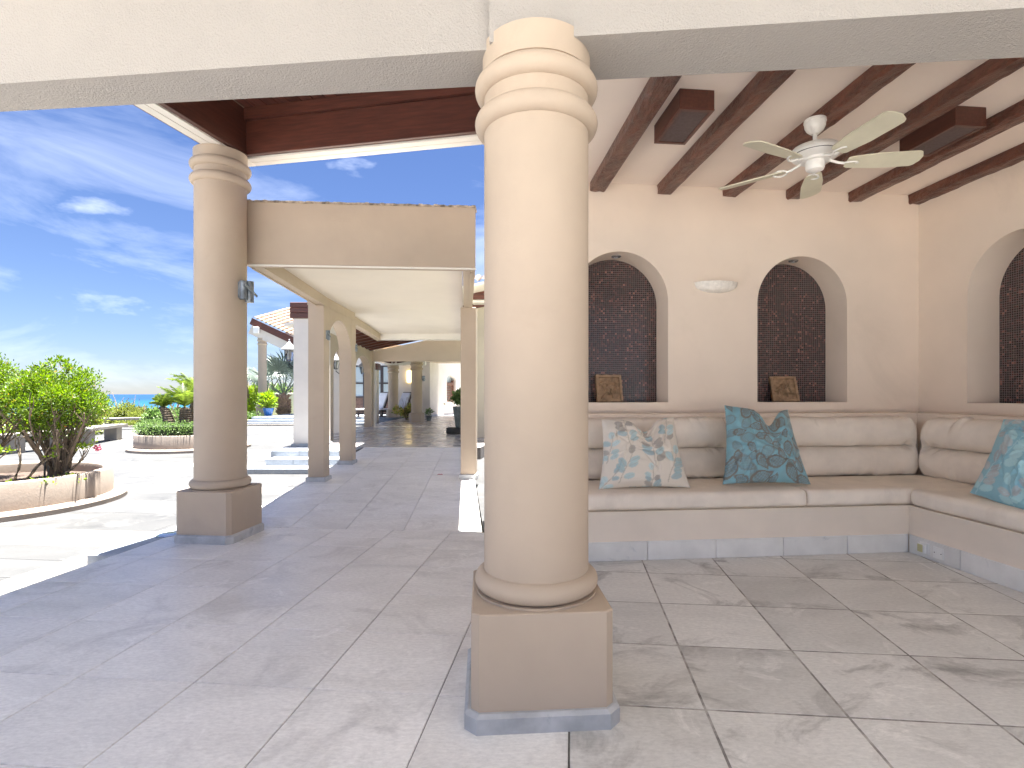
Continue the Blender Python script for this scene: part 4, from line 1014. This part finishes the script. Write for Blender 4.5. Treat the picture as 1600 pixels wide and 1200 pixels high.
def wq(s0, s1, z0, z1, w0, w1):
    c = [tw(s, w, z) for z in (z0, z1) for w in (w0, w1) for s in (s0, s1)]; vs_ = [bm.verts.new(v) for v in c]
    for q in ((0, 2, 3, 1), (4, 5, 7, 6), (0, 1, 5, 4), (2, 6, 7, 3), (0, 4, 6, 2), (1, 3, 7, 5)): bm.faces.new([vs_[i] for i in q])
wq(sc_-hw_, sc_-hw_+.12, zsill, ztop-.25, .10, .2); wq(sc_+hw_-.12, sc_+hw_, zsill, ztop-.25, .10, .2); wq(sc_-hw_+.12, sc_+hw_-.12, zsill, zsill+.1, .10, .2); wq(sc_-hw_+.12, sc_+hw_-.12, ztop-.50, ztop-.36, .10, .2)
BRN = mat('window_brown', (.22, .11, .07), .6, .2, 9)
obj('window_frame', bm, BRN, wn_); bm = bmesh.new()
for k in range(9): wq(sc_-hw_+.12, sc_+hw_-.12, zsill+.12+k*.085, zsill+.18+k*.085, .14, .17)
obj('louvres', bm, BRN, wn_); bm = bmesh.new(); wq(sc_-hw_, sc_+hw_, zsill, ztop, .22, .24); obj('pane', bm, GLASS, wn_)
bm = bmesh.new(); wq(sc_-hw_-.35, sc_+hw_+.35, zsill-.14, zsill-.02, -.10, -.001); obj('window_sill', bm, CW, fh)
bm = bmesh.new(); wq(0, LL, ZP, ZP+.08, -.02, -.001); obj('wall_skirting', bm, SKIRT, fh)
obj('wall_skirting', mbox(-6.05, -4.27, W1Y-.02, W1Y-.001, .25, .36), SKIRT, fh)
obj('roof_slab', mbox(-12.6, 1.6, 19.7, 20.1, 2.36, 2.75), WHI, fh) if False else None
obj('porch_beam', mbox(-4.15, 1.5, 19.75, 20.05, 2.49, 2.70), WHI, fh)
obj('porch_beam', mbox(-5.9, -4.16, 22.9, 23.2, 2.51, 2.72), WHI, fh)
obj('porch_ceiling', mbox(-6.6, 1.5, 17.3, 25.5, 2.73, 2.85), mat('porch_ceiling', (.5, .40, .30), .8), fh)
for k in range(7):
    M = Matrix.Translation((-5.58, 23.1, 2.60)) @ Matrix.Rotation(R(-110+k*37), 4, 'Z') @ Matrix.Rotation(-.10, 4, 'Y')
    obj('rafter', mbox(.1, 1.6, -.04, .04, -.04, .06, M=M), WOODX, fh)
# glazed folding doors
gd = thing('glazed_doors', (-8.6, W1Y+.55, .25), 0, 'dark framed glazed folding doors behind the loungers', 'door')
FRM = mat('dark_frame', (.05, .04, .045), .5, .2, 6); PNL = mat('door_panel_brown', (.13, .07, .055), .6, .2, 9)
wdr = .86
for k in range(3):
    x = k*wdr
    lf = obj('door_leaf', mbox(x, x+.07, 0, .06, 0, 2.42), FRM, gd)
    obj('stile', mbox(x+wdr-.07, x+wdr-.004, 0, .06, 0, 2.42), FRM, lf)
    for z in (0, .82, 1.50, 2.34): obj('rail', mbox(x+.072, x+wdr-.072, 0, .06, z, z+.08), FRM, lf)
    for z0, z1 in ((.90, 1.50), (1.58, 2.34)): obj('pane', mbox(x+.072, x+wdr-.072, .025, .032, z0, z1), GLASS, lf)
    obj('lower_panel', mbox(x+.072, x+wdr-.072, .015, .045, .08, .82), PNL, lf)
obj('lintel', mbox(-.05, 3*wdr+.02, -.02, .10, 2.43, 3.0), CW, gd)
def lounger(loc, rz, label):
    t = thing('sun_lounger', loc, rz, label, 'sun lounger', 'loungers in front of the glazed doors')
    obj('frame', mbox(-1.0, .35, -.33, .33, .22, .29, .01), DBROWN, t)
    for x in (-.9, .25):
        for y in (-.28, .28): obj('leg', mbox(x-.03, x+.03, y-.03, y+.03, 0, .22), DBROWN, t)
    obj('seat_pad', mbox(-1.0, .32, -.31, .31, .295, .36, .02, 2), SLING, t)
    M = Matrix.Translation((.33, 0, .31)) @ Matrix.Rotation(R(-68), 4, 'Y')
    obj('backrest', mbox(0, .80, -.31, .31, -.02, .05, .02, 2, M=M), SLING, t)
    obj('backrest_frame', mbox(.02, .86, -.34, .34, -.08, -.022, M=M), DBROWN, t)
    return t
lounger((-6.78, 24.2, .25), R(48), 'grey sun lounger on the left whose seat points towards the arch')
lounger((-5.78, 24.35, .25), R(48), 'grey sun lounger between the two far columns')
# amber lantern and lamp on the far wall
t = thing('amber_wall_light', px(639, 588, W1Y-.08), 0, 'lit amber glass wall light between the two far columns', 'wall lamp')
obj('shade', mbox(-.10, .10, -.02, .10, -.28, .26, .02), AMBER, t); obj('holder', mbox(-.11, .11, .10, .14, -.3, .28), DARK, t)
wall_lamp(Vector(px(660, 591, 19.9)), 0, 1.1, 'small dark metal lamp on the far walkway column')
# tiled pavilion roof at left
pv = thing('tiled_pavilion', (0, 0, 0), 0, 'pavilion roof of pale clay tiles with a dark timber rake above the far left column', 'roof')
P0, P1 = px(395, 497, 25.4), px(470, 532, 25.4)
dv = (P1-P0); Lr = dv.length; an = math.atan2(-(P1.z-P0.z), P1.x-P0.x)
Mr = Matrix.Translation(P0) @ Matrix.Rotation(an, 4, 'Y')
obj('rake_board', mbox(0, Lr+.6, -.06, 0, -.32, -.02, M=Mr), WOODX, pv)
obj('rake_board', mbox(0, Lr+.6, -.09, -.062, -.05, 0, M=Mr), WOODX, pv)
obj('gable_beam', mbox(.1, Lr+.6, .01, .35, -.75, -.325, M=Mr), CW, pv)
obj('tie_beam', mbox(P0.x+.25, P0.x+2.8, 25.42, 25.75, 3.95, 4.20), CW, pv)
obj('flood_light', mbox(P0.x+.1, P0.x+.36, 25.2, 25.35, 4.15, 4.45, .02), PLAST, pv)
bm = bmesh.new()
for i in range(13):
    for j in range(10):
        x0 = i*.22; y0 = -.05+j*.36; z0 = .02+j*.13; n = 6
        pts = [(x0+.10+.10*math.cos(PI*k/n), z0+.09*math.sin(PI*k/n)) for k in range(n+1)]
        for a, b in zip(pts, pts[1:]): bm.faces.new([bm.verts.new(Mr @ Vector(v)) for v in ((a[0], y0, a[1]), (b[0], y0, b[1]), (b[0], y0+.38, b[1]+.11), (a[0], y0+.38, a[1]+.11))])
obj('roof_tiles', bm, TILER, pv)['kind'] = 'stuff'
# white garden wall
tag(obj('garden_wall', mbox(-17.5, -8.8, 30.0, 30.3, -.16, 1.32, .01), mat('white_wall', (.8, .78, .75), .8, .03, 2)), 'low white garden wall behind the silver palm and the far steps', 'wall')

# ------------------------------------------------------------------ planters
def planter(cx, cy, r, label, zt=.30):
    t = thing('round_planter', (cx, cy, ZC), 0, label, 'planter')
    h = zt-ZC
    obj('ledge', lathe(bmesh.new(), [(0, 0), (r, 0), (r+.003, .055), (r-.012, .075), (r-.03, .082), (r-.16, .085)], 96), PLANT, t, smooth=30)
    obj('planter_wall', lathe(bmesh.new(), [(r-.145, .08), (r-.150, h-.02), (r-.158, h-.005), (r-.175, h), (r-.245, h), (r-.262, h-.008), (r-.268, h-.03), (r-.27, h-.30)], 96), PLANT, t, smooth=30)
    obj('soil_bed', lathe(bmesh.new(), [(r-.265, h-.13), (r*.6, h-.10), (0, h-.08)], 48), SOIL, t, smooth=60)
    return t
pl1 = planter(-6.40, 6.43, 1.31, 'large round rendered planter with the gnarled shrubs at the left edge')
obj('drain_hole', lathe(bmesh.new(), [(0, .03), (.03, .03), (.03, .012), (0, .012)], 16), DARK, pl1)
pl2 = planter(-8.2, 13.2, 1.32, 'round rendered planter with clipped hedge and small palms left of the edge column')

def leafcloud(name, m, parent, centers, count, size, seed, aspect=.45, upb=.3, shell=.55):
    """leaf-sized faces through clumps; centers = (x,y,z,rx,ry,rz)"""
    rr = random.Random(seed); V, Fc = [], []
    wts = [c[3]*c[4]*c[5] for c in centers]
    for k in range(count):
        c = rr.choices(centers, wts)[0]
        d = Vector((rr.gauss(0, 1), rr.gauss(0, 1), rr.gauss(0, 1))).normalized(); rad_ = (shell+(1-shell)*rr.random())*rr.random()**.25
        rad_ *= 1+.12*mnoise.noise(d*2.3+Vector((seed, 0, 0)))+rr.uniform(-.06, .08)
        p = Vector((c[0]+d.x*c[3]*rad_, c[1]+d.y*c[4]*rad_, c[2]+d.z*c[5]*rad_))
        ax = (d+Vector((rr.uniform(-.9, .9), rr.uniform(-.9, .9), rr.uniform(-.5, .9)+upb))).normalized()
        side = ax.cross(Vector((rr.uniform(-1, 1), rr.uniform(-1, 1), rr.uniform(-1, 1)))).normalized(); s = size*rr.uniform(.6, 1.25)
        n = ax.cross(side)*s*.12
        i = len(V)
        V += [tuple(p), tuple(p+ax*s*.5+side*s*aspect*.5+n), tuple(p+ax*s), tuple(p+ax*s*.5-side*s*aspect*.5+n)]
        Fc.append((i, i+1, i+2, i+3))
    return obj(name, pymesh(name, V, Fc, m), None, parent)
def limb(bm, p, d, ln, r, rr, depth, tips, bend=.25):
    pts = [Vector(p)]; d = Vector(d).normalized(); seg = 5
    for i in range(seg):
        d = (d+Vector((rr.uniform(-1, 1), rr.uniform(-1, 1), rr.uniform(-.4, .7)))*bend*.5).normalized(); pts.append(pts[-1]+d*ln/seg)
    tube(bm, pts, r, 6, r*.55, cap=True)
    if depth > 0:
        for k in range(rr.choice((2, 3))):
            q = pts[rr.choice((2, 3, 4, 5))]; nd = (d+Vector((rr.uniform(-1, 1), rr.uniform(-1, 1), rr.uniform(-.2, .5)))*.6).normalized()
            limb(bm, q, nd, ln*.62, r*.55, rr, depth-1, tips, bend)
    else: tips.append(pts[-1])
def shrub(loc, R_, H0, H1, label, seed, cnt=21000, trunks=15, lean=0):
    """vase shaped shrub: many bare stems fanning from one foot into a domed crown"""
    rr = random.Random(seed); t = thing('gnarled_shrub', loc, 0, label, 'shrub')
    bm = bmesh.new(); tips = []
    for k in range(trunks):
        a = 2*PI*k/trunks+rr.uniform(-.2, .2); sp = rr.uniform(.15, .62); base = Vector((.09*math.cos(a)*rr.uniform(.3, 1), .09*math.sin(a)*rr.uniform(.3, 1), 0))
        mid = Vector((R_*sp*.55*math.cos(a), R_*sp*.55*math.sin(a), H0*.55)); tip = Vector((R_*sp*1.25*math.cos(a)+lean, R_*sp*1.25*math.sin(a), H0+.15*(1-sp)))
        pts = []
        for i in range(9):
            u = i/8; p = base*(1-u)**2+mid*2*u*(1-u)+tip*u*u
            p += Vector((rr.uniform(-1, 1), rr.uniform(-1, 1), 0))*.012*(1 if i else 0); pts.append(p)
        r0 = rr.uniform(.016, .030); tube(bm, pts, r0, 7, r0*.5)
        for q in range(rr.choice((3, 4, 5))):
            i = rr.choice((3, 4, 5, 6, 7, 8)); d = (tip-base).normalized()
            limb(bm, pts[i], d+Vector((rr.uniform(-.8, .8), rr.uniform(-.8, .8), .2)), (H1-H0)*.5*rr.uniform(.6, 1.1), r0*.42, rr, 1, tips)
    lathe(bm, [(.13, -.04), (.105, .04), (.085, .14), (.05, .22), (0, .24)], 14)
    obj('stems', bm, BARK, t, smooth=60)
    cz = (H0+H1)/2
    cl = [(lean, 0, H0+(H1-H0)*.38, R_*.86, R_*.86, (H1-H0)*.52)]
    for k in range(22):
        a = rr.uniform(0, 2*PI); e = rr.uniform(-.15, 1)
        cl.append((lean+R_*.72*math.cos(a)*math.cos(e), R_*.72*math.sin(a)*math.cos(e), H0+(H1-H0)*(.36+.46*math.sin(e)), R_*.30, R_*.30, (H1-H0)*.22))
    leafcloud('foliage', LEAF, t, cl, cnt, .035, seed, .5, .35, .5)
    bmx = bmesh.new()
    for k in range(16):                                # sprigs standing out of the dome
        a = rr.uniform(0, 2*PI); q = rr.uniform(0, .75); p = Vector((lean+R_*q*math.cos(a), R_*q*math.sin(a), H0+(H1-H0)*(.92-.35*q)))
        tube(bmx, [p, p+Vector((rr.uniform(-.05, .05), rr.uniform(-.05, .05), .12))], .003, 4)
        cl.append((p.x, p.y, p.z+.08, .05, .05, .09))
    obj('sprigs', bmx, BRAN, t)
    leafcloud('sprig_leaves', LEAF, t, cl[-16:], 620, .046, seed+1, .45, .6, .2)
    return t
shrub((-5.66, 6.50, .20), .58, .58, 1.46, 'domed green shrub on many bare stems growing in the near round planter', 31)
shrub((-6.62, 6.45, .20), .58, .66, 1.60, 'green shrub cut by the left picture edge in the near round planter', 47, lean=-.02)
# sprawling desert-rose branches and ground leaves in the planter
bm = bmesh.new(); rr = random.Random(5); tips = []
for (x, y, dx, dy) in ((-5.72, 6.05, .3, .1), (-5.72, 5.75, -.6, .1), (-6.1, 5.55, -.5, -.1), (-6.05, 5.75, .5, .1), (-5.6, 6.35, .35, .3), (-5.9, 5.5, .2, -.1), (-6.2, 5.5, -.3, 0), (-5.75, 6.0, .3, -.3)):
    limb(bm, (x, y, .20), (dx, dy, .45), .38, .018, rr, 2, tips, .55)
sp_ = thing('sprawling_bush', (0, 0, 0), 0, 'low crooked branches with sparse leaves and a pink flower in the near planter', 'bush')
obj('branches', bm, BRAN, sp_, smooth=60)
leafcloud('leaves', LEAFG, sp_, [(p.x, p.y, p.z, .06, .06, .04) for p in tips if rr.random() < .5]+[(x, y, .25, .16, .10, .05) for x, y in ((-6.1, 5.45), (-5.85, 5.55), (-5.6, 5.75), (-5.4, 6.0), (-6.3, 5.5), (-5.35, 6.3))], 900, .05, 6, .55, .4, .1)
leafcloud('blossom', FLOW, sp_, [(*px(152, 701, 6.5), .035, .035, .035)], 60, .03, 8, .6)
tag(obj('purple_leaf_patch', leafcloud('purple_leaf_patch', leafmat('purple_leaf', (.16, .05, .10), (.26, .10, .17)), None, [(-6.25, 5.75, .19, .22, .16, .02)], 500, .05, 9, .8, .8).data, None), 'patch of purple leaves lying on the soil of the near planter', 'plant')
bpy.data.objects.remove([o for o in bpy.data.objects if o.name.startswith('purple_leaf_patch') and 'label' not in o][0])
for dx in (0, .055):
    p = px(69+dx*100, 729, 6.2); tag(obj('irrigation_stake', tube(bmesh.new(), [(0, 0, -.05), (0.01, 0, .27-dx)], .010, 8), DARK, loc=(p.x, p.y, .2)), 'thin black irrigation stake left of the near shrub trunk' if dx == 0 else 'shorter black irrigation stake closest to the near shrub trunk', 'stake')

# hedge and palms in the far planter
hd = thing('clipped_hedge', (-8.2, 13.2, .25), 0, 'low clipped ring hedge filling the far round planter', 'hedge')
cl = [(.95*math.cos(a), .95*math.sin(a), .19, .26, .26, .20) for a in [2*PI*k/28 for k in range(28)]]
leafcloud('foliage', LEAFH, hd, cl, 15000, .042, 77, .6, .3, .5)
obj('hedge_core', lathe(bmesh.new(), [(.82, 0), (.80, .25), (.9, .30), (1.06, .25), (1.08, 0)], 40), mat('hedge_dark_twigs', (.03, .05, .015), .9, .3, 20), hd)  # dark green core inside the ring of leaves
def frond(ln, droop, seed, m=LEAFP, lw=.24, nl=24):
    rr = random.Random(seed); V, Fc = [], []; P = []
    n = 16; p = Vector((0, 0, 0)); e = R(62)
    for i in range(n+1):
        P.append(p.copy()); e -= droop/n; p = p+Vector((math.cos(e), 0, math.sin(e)))*ln/n
    def q(a, b, c, d): i = len(V); V.extend([tuple(a), tuple(b), tuple(c), tuple(d)]); Fc.append((i, i+1, i+2, i+3))
    for i in range(n): q(P[i]+Vector((0, .008, 0)), P[i]-Vector((0, .008, 0)), P[i+1]-Vector((0, .006, 0)), P[i+1]+Vector((0, .006, 0)))
    for k in range(nl):
        t = .12+.86*k/nl; i = min(n-1, int(t*n)); b = P[i]+(P[i+1]-P[i])*(t*n-i); d = (P[i+1]-P[i]).normalized(); l_ = lw*math.sin(PI*(.18+.8*t))*rr.uniform(.8, 1.1)
        for s in (-1, 1):
            w = (Vector((0, s, 0))*.8+d*.75+Vector((0, 0, .25-.5*rr.random()))).normalized(); a = d*.0055
            q(b-a, b+a, b+w*l_*.6+a*.8, b+w*l_+Vector((0, 0, -.04*l_/lw)))
    return pymesh('frond', V, Fc, m)
def palm(loc, h, nf, ln, label, seed, m=LEAFP, tr=.09, lw=.24, lean=(0, 0), droop=R(62)):
    rr = random.Random(seed); t = thing('small_palm', loc, 0, label, 'palm')
    bm = bmesh.new(); prof = []
    for i in range(15): z = h*i/14; prof.append((tr*(1.15-.25*i/14)*(1.12 if i % 2 else .92), z))
    lathe(bm, prof+[(0, h+.05)], 12)
    for v in bm.verts: v.co.x += lean[0]*(v.co.z/h)**2; v.co.y += lean[1]*(v.co.z/h)**2
    obj('trunk', bm, BARK, t, smooth=25)
    ms = [frond(ln*rr.uniform(.8, 1.1), droop*rr.uniform(.7, 1.25), seed*9+k, m, lw) for k in range(4)]
    for k in range(nf):
        f = obj('frond', ms[k % 4], None, t); f.location = (lean[0], lean[1], h*.97); f.rotation_euler = (rr.uniform(-.2, .2), rr.uniform(-.6, .05), k*2.399+rr.uniform(-.3, .3))
    return t
p = fl(260, 655, .3)
palm((px(264, 655, 12.7).x, 12.7, .55), .38, 16, .40, 'small leaning palm at the left of the two palms in the far planter', 3, tr=.11, lean=(-.14, 0), lw=.2)
palm((px(289, 655, 12.9).x, 12.9, .55), .36, 15, .80, 'taller young palm with arching fronds in the far planter', 4, tr=.12, lw=.27)
palm((px(304, 640, 13.6).x, 13.6, .35), .9, 13, .8, 'palm half hidden behind the terrace edge column', 6, tr=.11, lw=.25)
def bush(name, loc, r, cnt, m, label, seed, size=.09, cat='bush', nclump=16, aspect=.45):
    rr = random.Random(seed); t = thing(name, loc, 0, label, cat)
    bm = bmesh.new(); tips = []
    for k in range(7): limb(bm, (rr.uniform(-.2, .2)*r[0], rr.uniform(-.2, .2)*r[1], 0), (rr.uniform(-.7, .7), rr.uniform(-.7, .7), 1), r[2]*1.1, .03*r[2], rr, 1, tips)
    obj('stems', bm, BARK, t)
    cl = [(rr.uniform(-.75, .75)*r[0], rr.uniform(-.7, .7)*r[1], r[2]*rr.uniform(.25, .95), r[0]*.34, r[1]*.34, r[2]*.33) for _ in range(nclump)]
    leafcloud('foliage', m, t, cl, cnt, size, seed, aspect, .5, .25)
    return t
G = -.2
def bx_at(x, ytop, Y, w, m, label, seed, cnt=6500, size=.1, dep=1.2, aspect=.35):
    p = px(x, ytop, Y); h = (p.z-G)/1.25
    return bush('seaside_bush', (p.x, p.y, G), (w, dep, h), cnt, m, label, seed, size, aspect=aspect)
bx_at(183, 625, 23.5, 1.7, LEAFY, 'olive green seaside bush right behind the domed shrub', 101)
bx_at(212, 634, 23.2, 1.2, LEAFY, 'olive green seaside bush above the middle of the far stone bench', 102)
bx_at(228, 640, 22.9, .9, LEAFY, 'small olive green bush left of the far planter', 103, 2200)
bx_at(150, 626, 24.5, 1.6, LEAFY, 'olive green bush hidden partly by the domed shrub', 104)
bx_at(248, 648, 22.6, 1.0, LEAFY, 'low bush behind the clipped hedge', 105, 2200)
bx_at(262, 634, 17.5, .8, LEAFH, 'dark green round leaved bush behind the small palms', 106, 2600, .10, .8, .8)
bx_at(288, 640, 16.0, .8, LEAFH, 'bush directly behind the taller palm', 107, 2600, .08, .8, .7)
bx_at(15, 646, 15.2, 1.4, LEAFG, 'yellow green bush behind the near bench at the left edge', 108, 4200, .10, .8, .8)
bx_at(58, 640, 15.8, 1.3, LEAFY, 'speckled bush behind the near stone bench', 109, 4200, .10, .8, .7)
bx_at(100, 640, 17.5, 1.3, LEAFY, 'bush behind the stems of the domed shrub', 110, 3500, .10, .8, .7)
bx_at(330, 640, 24, 2.2, LEAFH, 'dark bush hidden behind the terrace edge column', 111, 3000, .12)
bx_at(402, 596, 27.5, 1.2, LEAFG, 'lime green bush left of the slim far column', 112, 2600, .2)
bx_at(432, 604, 33, 1.6, LEAFH, 'dark tree tops behind the white garden wall left of the silver palm', 113, 3500, .2)
bx_at(455, 598, 33, 1.6, LEAFH, 'dark tree tops behind the white garden wall right of the silver palm', 114, 3500, .2)
bx_at(515, 590, 31, 1.6, LEAFG, 'lime green bush seen through the nearer walkway arch', 115, 3000, .2)
# silver fan palm
sv = thing('silver_fan_palm', (px(443, 648, 27.2).x, 27.2, .20), 0, 'silver blue fan palm with shaggy trunk behind the far steps', 'palm')
bm = bmesh.new(); rr = random.Random(2)
for i in range(110):
    a = rr.uniform(0, 2*PI); z = rr.uniform(0, .95); d = Vector((math.cos(a), math.sin(a), .9)).normalized(); q = Vector((.24*math.cos(a), .24*math.sin(a), z))
    tube(bm, [q-d*.1, q+d*.18], .05, 5, .02)
lathe(bm, [(.25, 0), (.25, .9), (.1, 1.1), (0, 1.15)], 12)
obj('trunk', bm, mat('shaggy_trunk', (.42, .29, .20), .9, .3, 9, col2=(.18, .12, .08)), sv)
def fan_leaf(stem, rad, seed):
    rr = random.Random(seed); V, Fc = [], []
    def q(*p): i = len(V); V.extend([tuple(k) for k in p]); Fc.append(tuple(range(i, i+len(p))))
    w = .025; q((0, w, 0), (0, -w, 0), (stem, -w*.6, 0), (stem, w*.6, 0)); q((0, 0, w), (0, 0, -w), (stem, 0, -w*.6), (stem, 0, w*.6))
    n = 26
    for k in range(n):
        a = R(-125)+R(250)*k/(n-1); da = R(250)/n*.48; l_ = rad*rr.uniform(.85, 1.05)*(1-.25*abs(a)/R(125)); fold = .08*(k % 2)+.10*abs(math.sin(a))
        c = Vector((stem, 0, 0)); d0 = Vector((math.cos(a-da), math.sin(a-da), fold)); d1 = Vector((math.cos(a+da), math.sin(a+da), fold-.03)); dm = Vector((math.cos(a), math.sin(a), .02-.25*rr.random()))
        q(c, c+d0*l_*.62, c+dm*l_, c+d1*l_*.62)
    return pymesh('fan_leaf', V, Fc, LEAFB)
fm = [fan_leaf(1.5, .95, k) for k in range(3)]
for k in range(17):
    o = obj('fan_leaf', fm[k % 3], None, sv, loc=(0, 0, 1.0)); e = R(rnd.uniform(28, 84))
    o.rotation_euler = (rnd.uniform(-.8, .8), -e, k*2.399)
# potted plants
def pot_plant(loc, pr_, ph, m, leaf, r, label, seed, size=.12, cnt=420, aspect=.35, mp_=None):
    t = thing('potted_plant', loc, 0, label, 'potted plant')
    obj('pot', lathe(bmesh.new(), [(0, 0), (pr_*.62, 0), (pr_*.7, ph*.1), (pr_, ph*.9), (pr_*1.05, ph), (pr_*.9, ph), (pr_*.88, ph*.9), (0, ph*.88)], 28), m, t, smooth=35)
    leafcloud('leaves', leaf, t, [(0, 0, ph+r*.8, r, r, r)]+[(rnd.uniform(-r, r)*.6, rnd.uniform(-r, r)*.6, ph+r*rnd.uniform(.6, 1.6), r*.5, r*.5, r*.5) for _ in range(5)], cnt, size, seed, aspect, .6, .3)
    return t
pot_plant((px(419, 648, 24.6).x, 24.6, .25), .24, .36, BLUEP, LEAFG, .38, 'blue glazed pot with lime green plant at the foot of the slim far column', 61, .2, 700)
pot_plant((-1.62, 14.0, ZP+.16), .19, .55, GREYP, LEAFH, .24, 'tall grey pot with leafy plant beside the right hand walkway pillar', 62, .1, 700, .5)
tag(obj('pot_stand', mbox(-.28, .2, -.2, .2, 0, .16, .01), DARK, loc=(-1.68, 14.0, ZP)), 'dark low stand under the tall grey pot', 'stand')
bush('croton_plant', (-4.62, 21.6, .2), (.55, .35, .55), 700, leafmat('croton_leaf', (.12, .22, .04), (.42, .36, .12), (.55, .30, .18)), 'yellow and orange leaved plant beside the far walkway column', 121, .14, 'plant', 8, .5)
pot_plant((-3.6, 20.6, ZP), .12, .2, GREYP, LEAFH, .15, 'small pot plant just right of the far walkway column', 63, .09, 160)

# ------------------------------------------------------------------ curved stone benches
def stone_bench(p0, p1, legs, label, wd=.42, zt=.36, th=.085):
    a, b = Vector(p0), Vector(p1); d = b-a; ln = d.length; rz = math.atan2(d.y, d.x)
    t = thing('stone_bench', (a.x, a.y, ZC), rz, label, 'bench')
    n = 16; bow = ln*.035; top_ = []
    for i in range(n+1): u = i/n; top_.append((ln*u, wd/2+bow*4*u*(1-u)))
    bot = [(ln*i/n, -wd/2+bow*4*(i/n)*(1-i/n)) for i in range(n+1)]
    obj('seat_slab', prism(bmesh.new(), bot+top_[::-1], zt-ZC-th, zt-ZC, .01), STONE, t)
    for u in legs:
        x = ln*u; y = bow*4*u*(1-u); obj('leg', mbox(x-.18, x+.18, y-wd*.38, y+wd*.38, 0, zt-ZC-th-.001, .008), STONE, t)
stone_bench((-11.6, 10.5), (-11.35, 13.6), (.15, .5, .86), 'curved travertine bench nearest the domed shrub on the left')
stone_bench((-11.4, 13.75), (-12.1, 16.0), (.12, .85), 'travertine bench segment ending right of the domed shrub stems')
stone_bench((-16.6, 19.3), (-13.9, 20.7), (.35, .9), 'far travertine bench at the courtyard edge left of the far planter')
# low kerb at courtyard edge
tag(obj('courtyard_kerb', prism(bmesh.new(), [(-20, 20.4), (-13, 22.3), (-9, 22.6), (-9, 22.75), (-13, 22.5), (-20, 20.7)], -.16, ZC+.05), STONE), kind='structure')
# red petal, sail boat
p = fl(687, 743, zr(0, 7.3)); p.z = zr(0, p.y)
bm = bmesh.new()
for a in range(7):
    x = -.03+.01*a; box(bm, x, x+.011, -.012, .014, .002+.006*abs(math.sin(a)), .006+.006*abs(math.sin(a)))
tag(obj('red_petal', bm, RED, loc=(p.x, p.y, p.z)), 'red flower petal lying on the walkway tiles', 'petal')
sb = thing('sailing_boat', (px(281, 616, 1500).x, 1500, -12), 0, 'white sailing boat far out on the sea above the planter palms', 'boat')
obj('hull', prism(bmesh.new(), [(-5, 0), (-4, -1.4), (3, -1.4), (6, 0), (3, 1.4), (-4, 1.4)], 0, 1.4), WHI, sb)
obj('mast', tube(bmesh.new(), [(0, 0, 1), (0, 0, 16)], .12, 6), WHI, sb)
obj('sail', prism(bmesh.new(), [(0, -.03), (4, -.03), (4, .03), (0, .03)], 2, 2.1), WHI, sb)
V = [(.2, -.05, 2.4), (4.6, -.05, 2.4), (.2, -.05, 15.6), (.2, .05, 2.4), (4.6, .05, 2.4), (.2, .05, 15.6)]
obj('sail', pymesh('sail', V, [(0, 1, 2), (5, 4, 3), (0, 3, 4, 1), (1, 4, 5, 2), (2, 5, 3, 0)], WHI), None, sb)
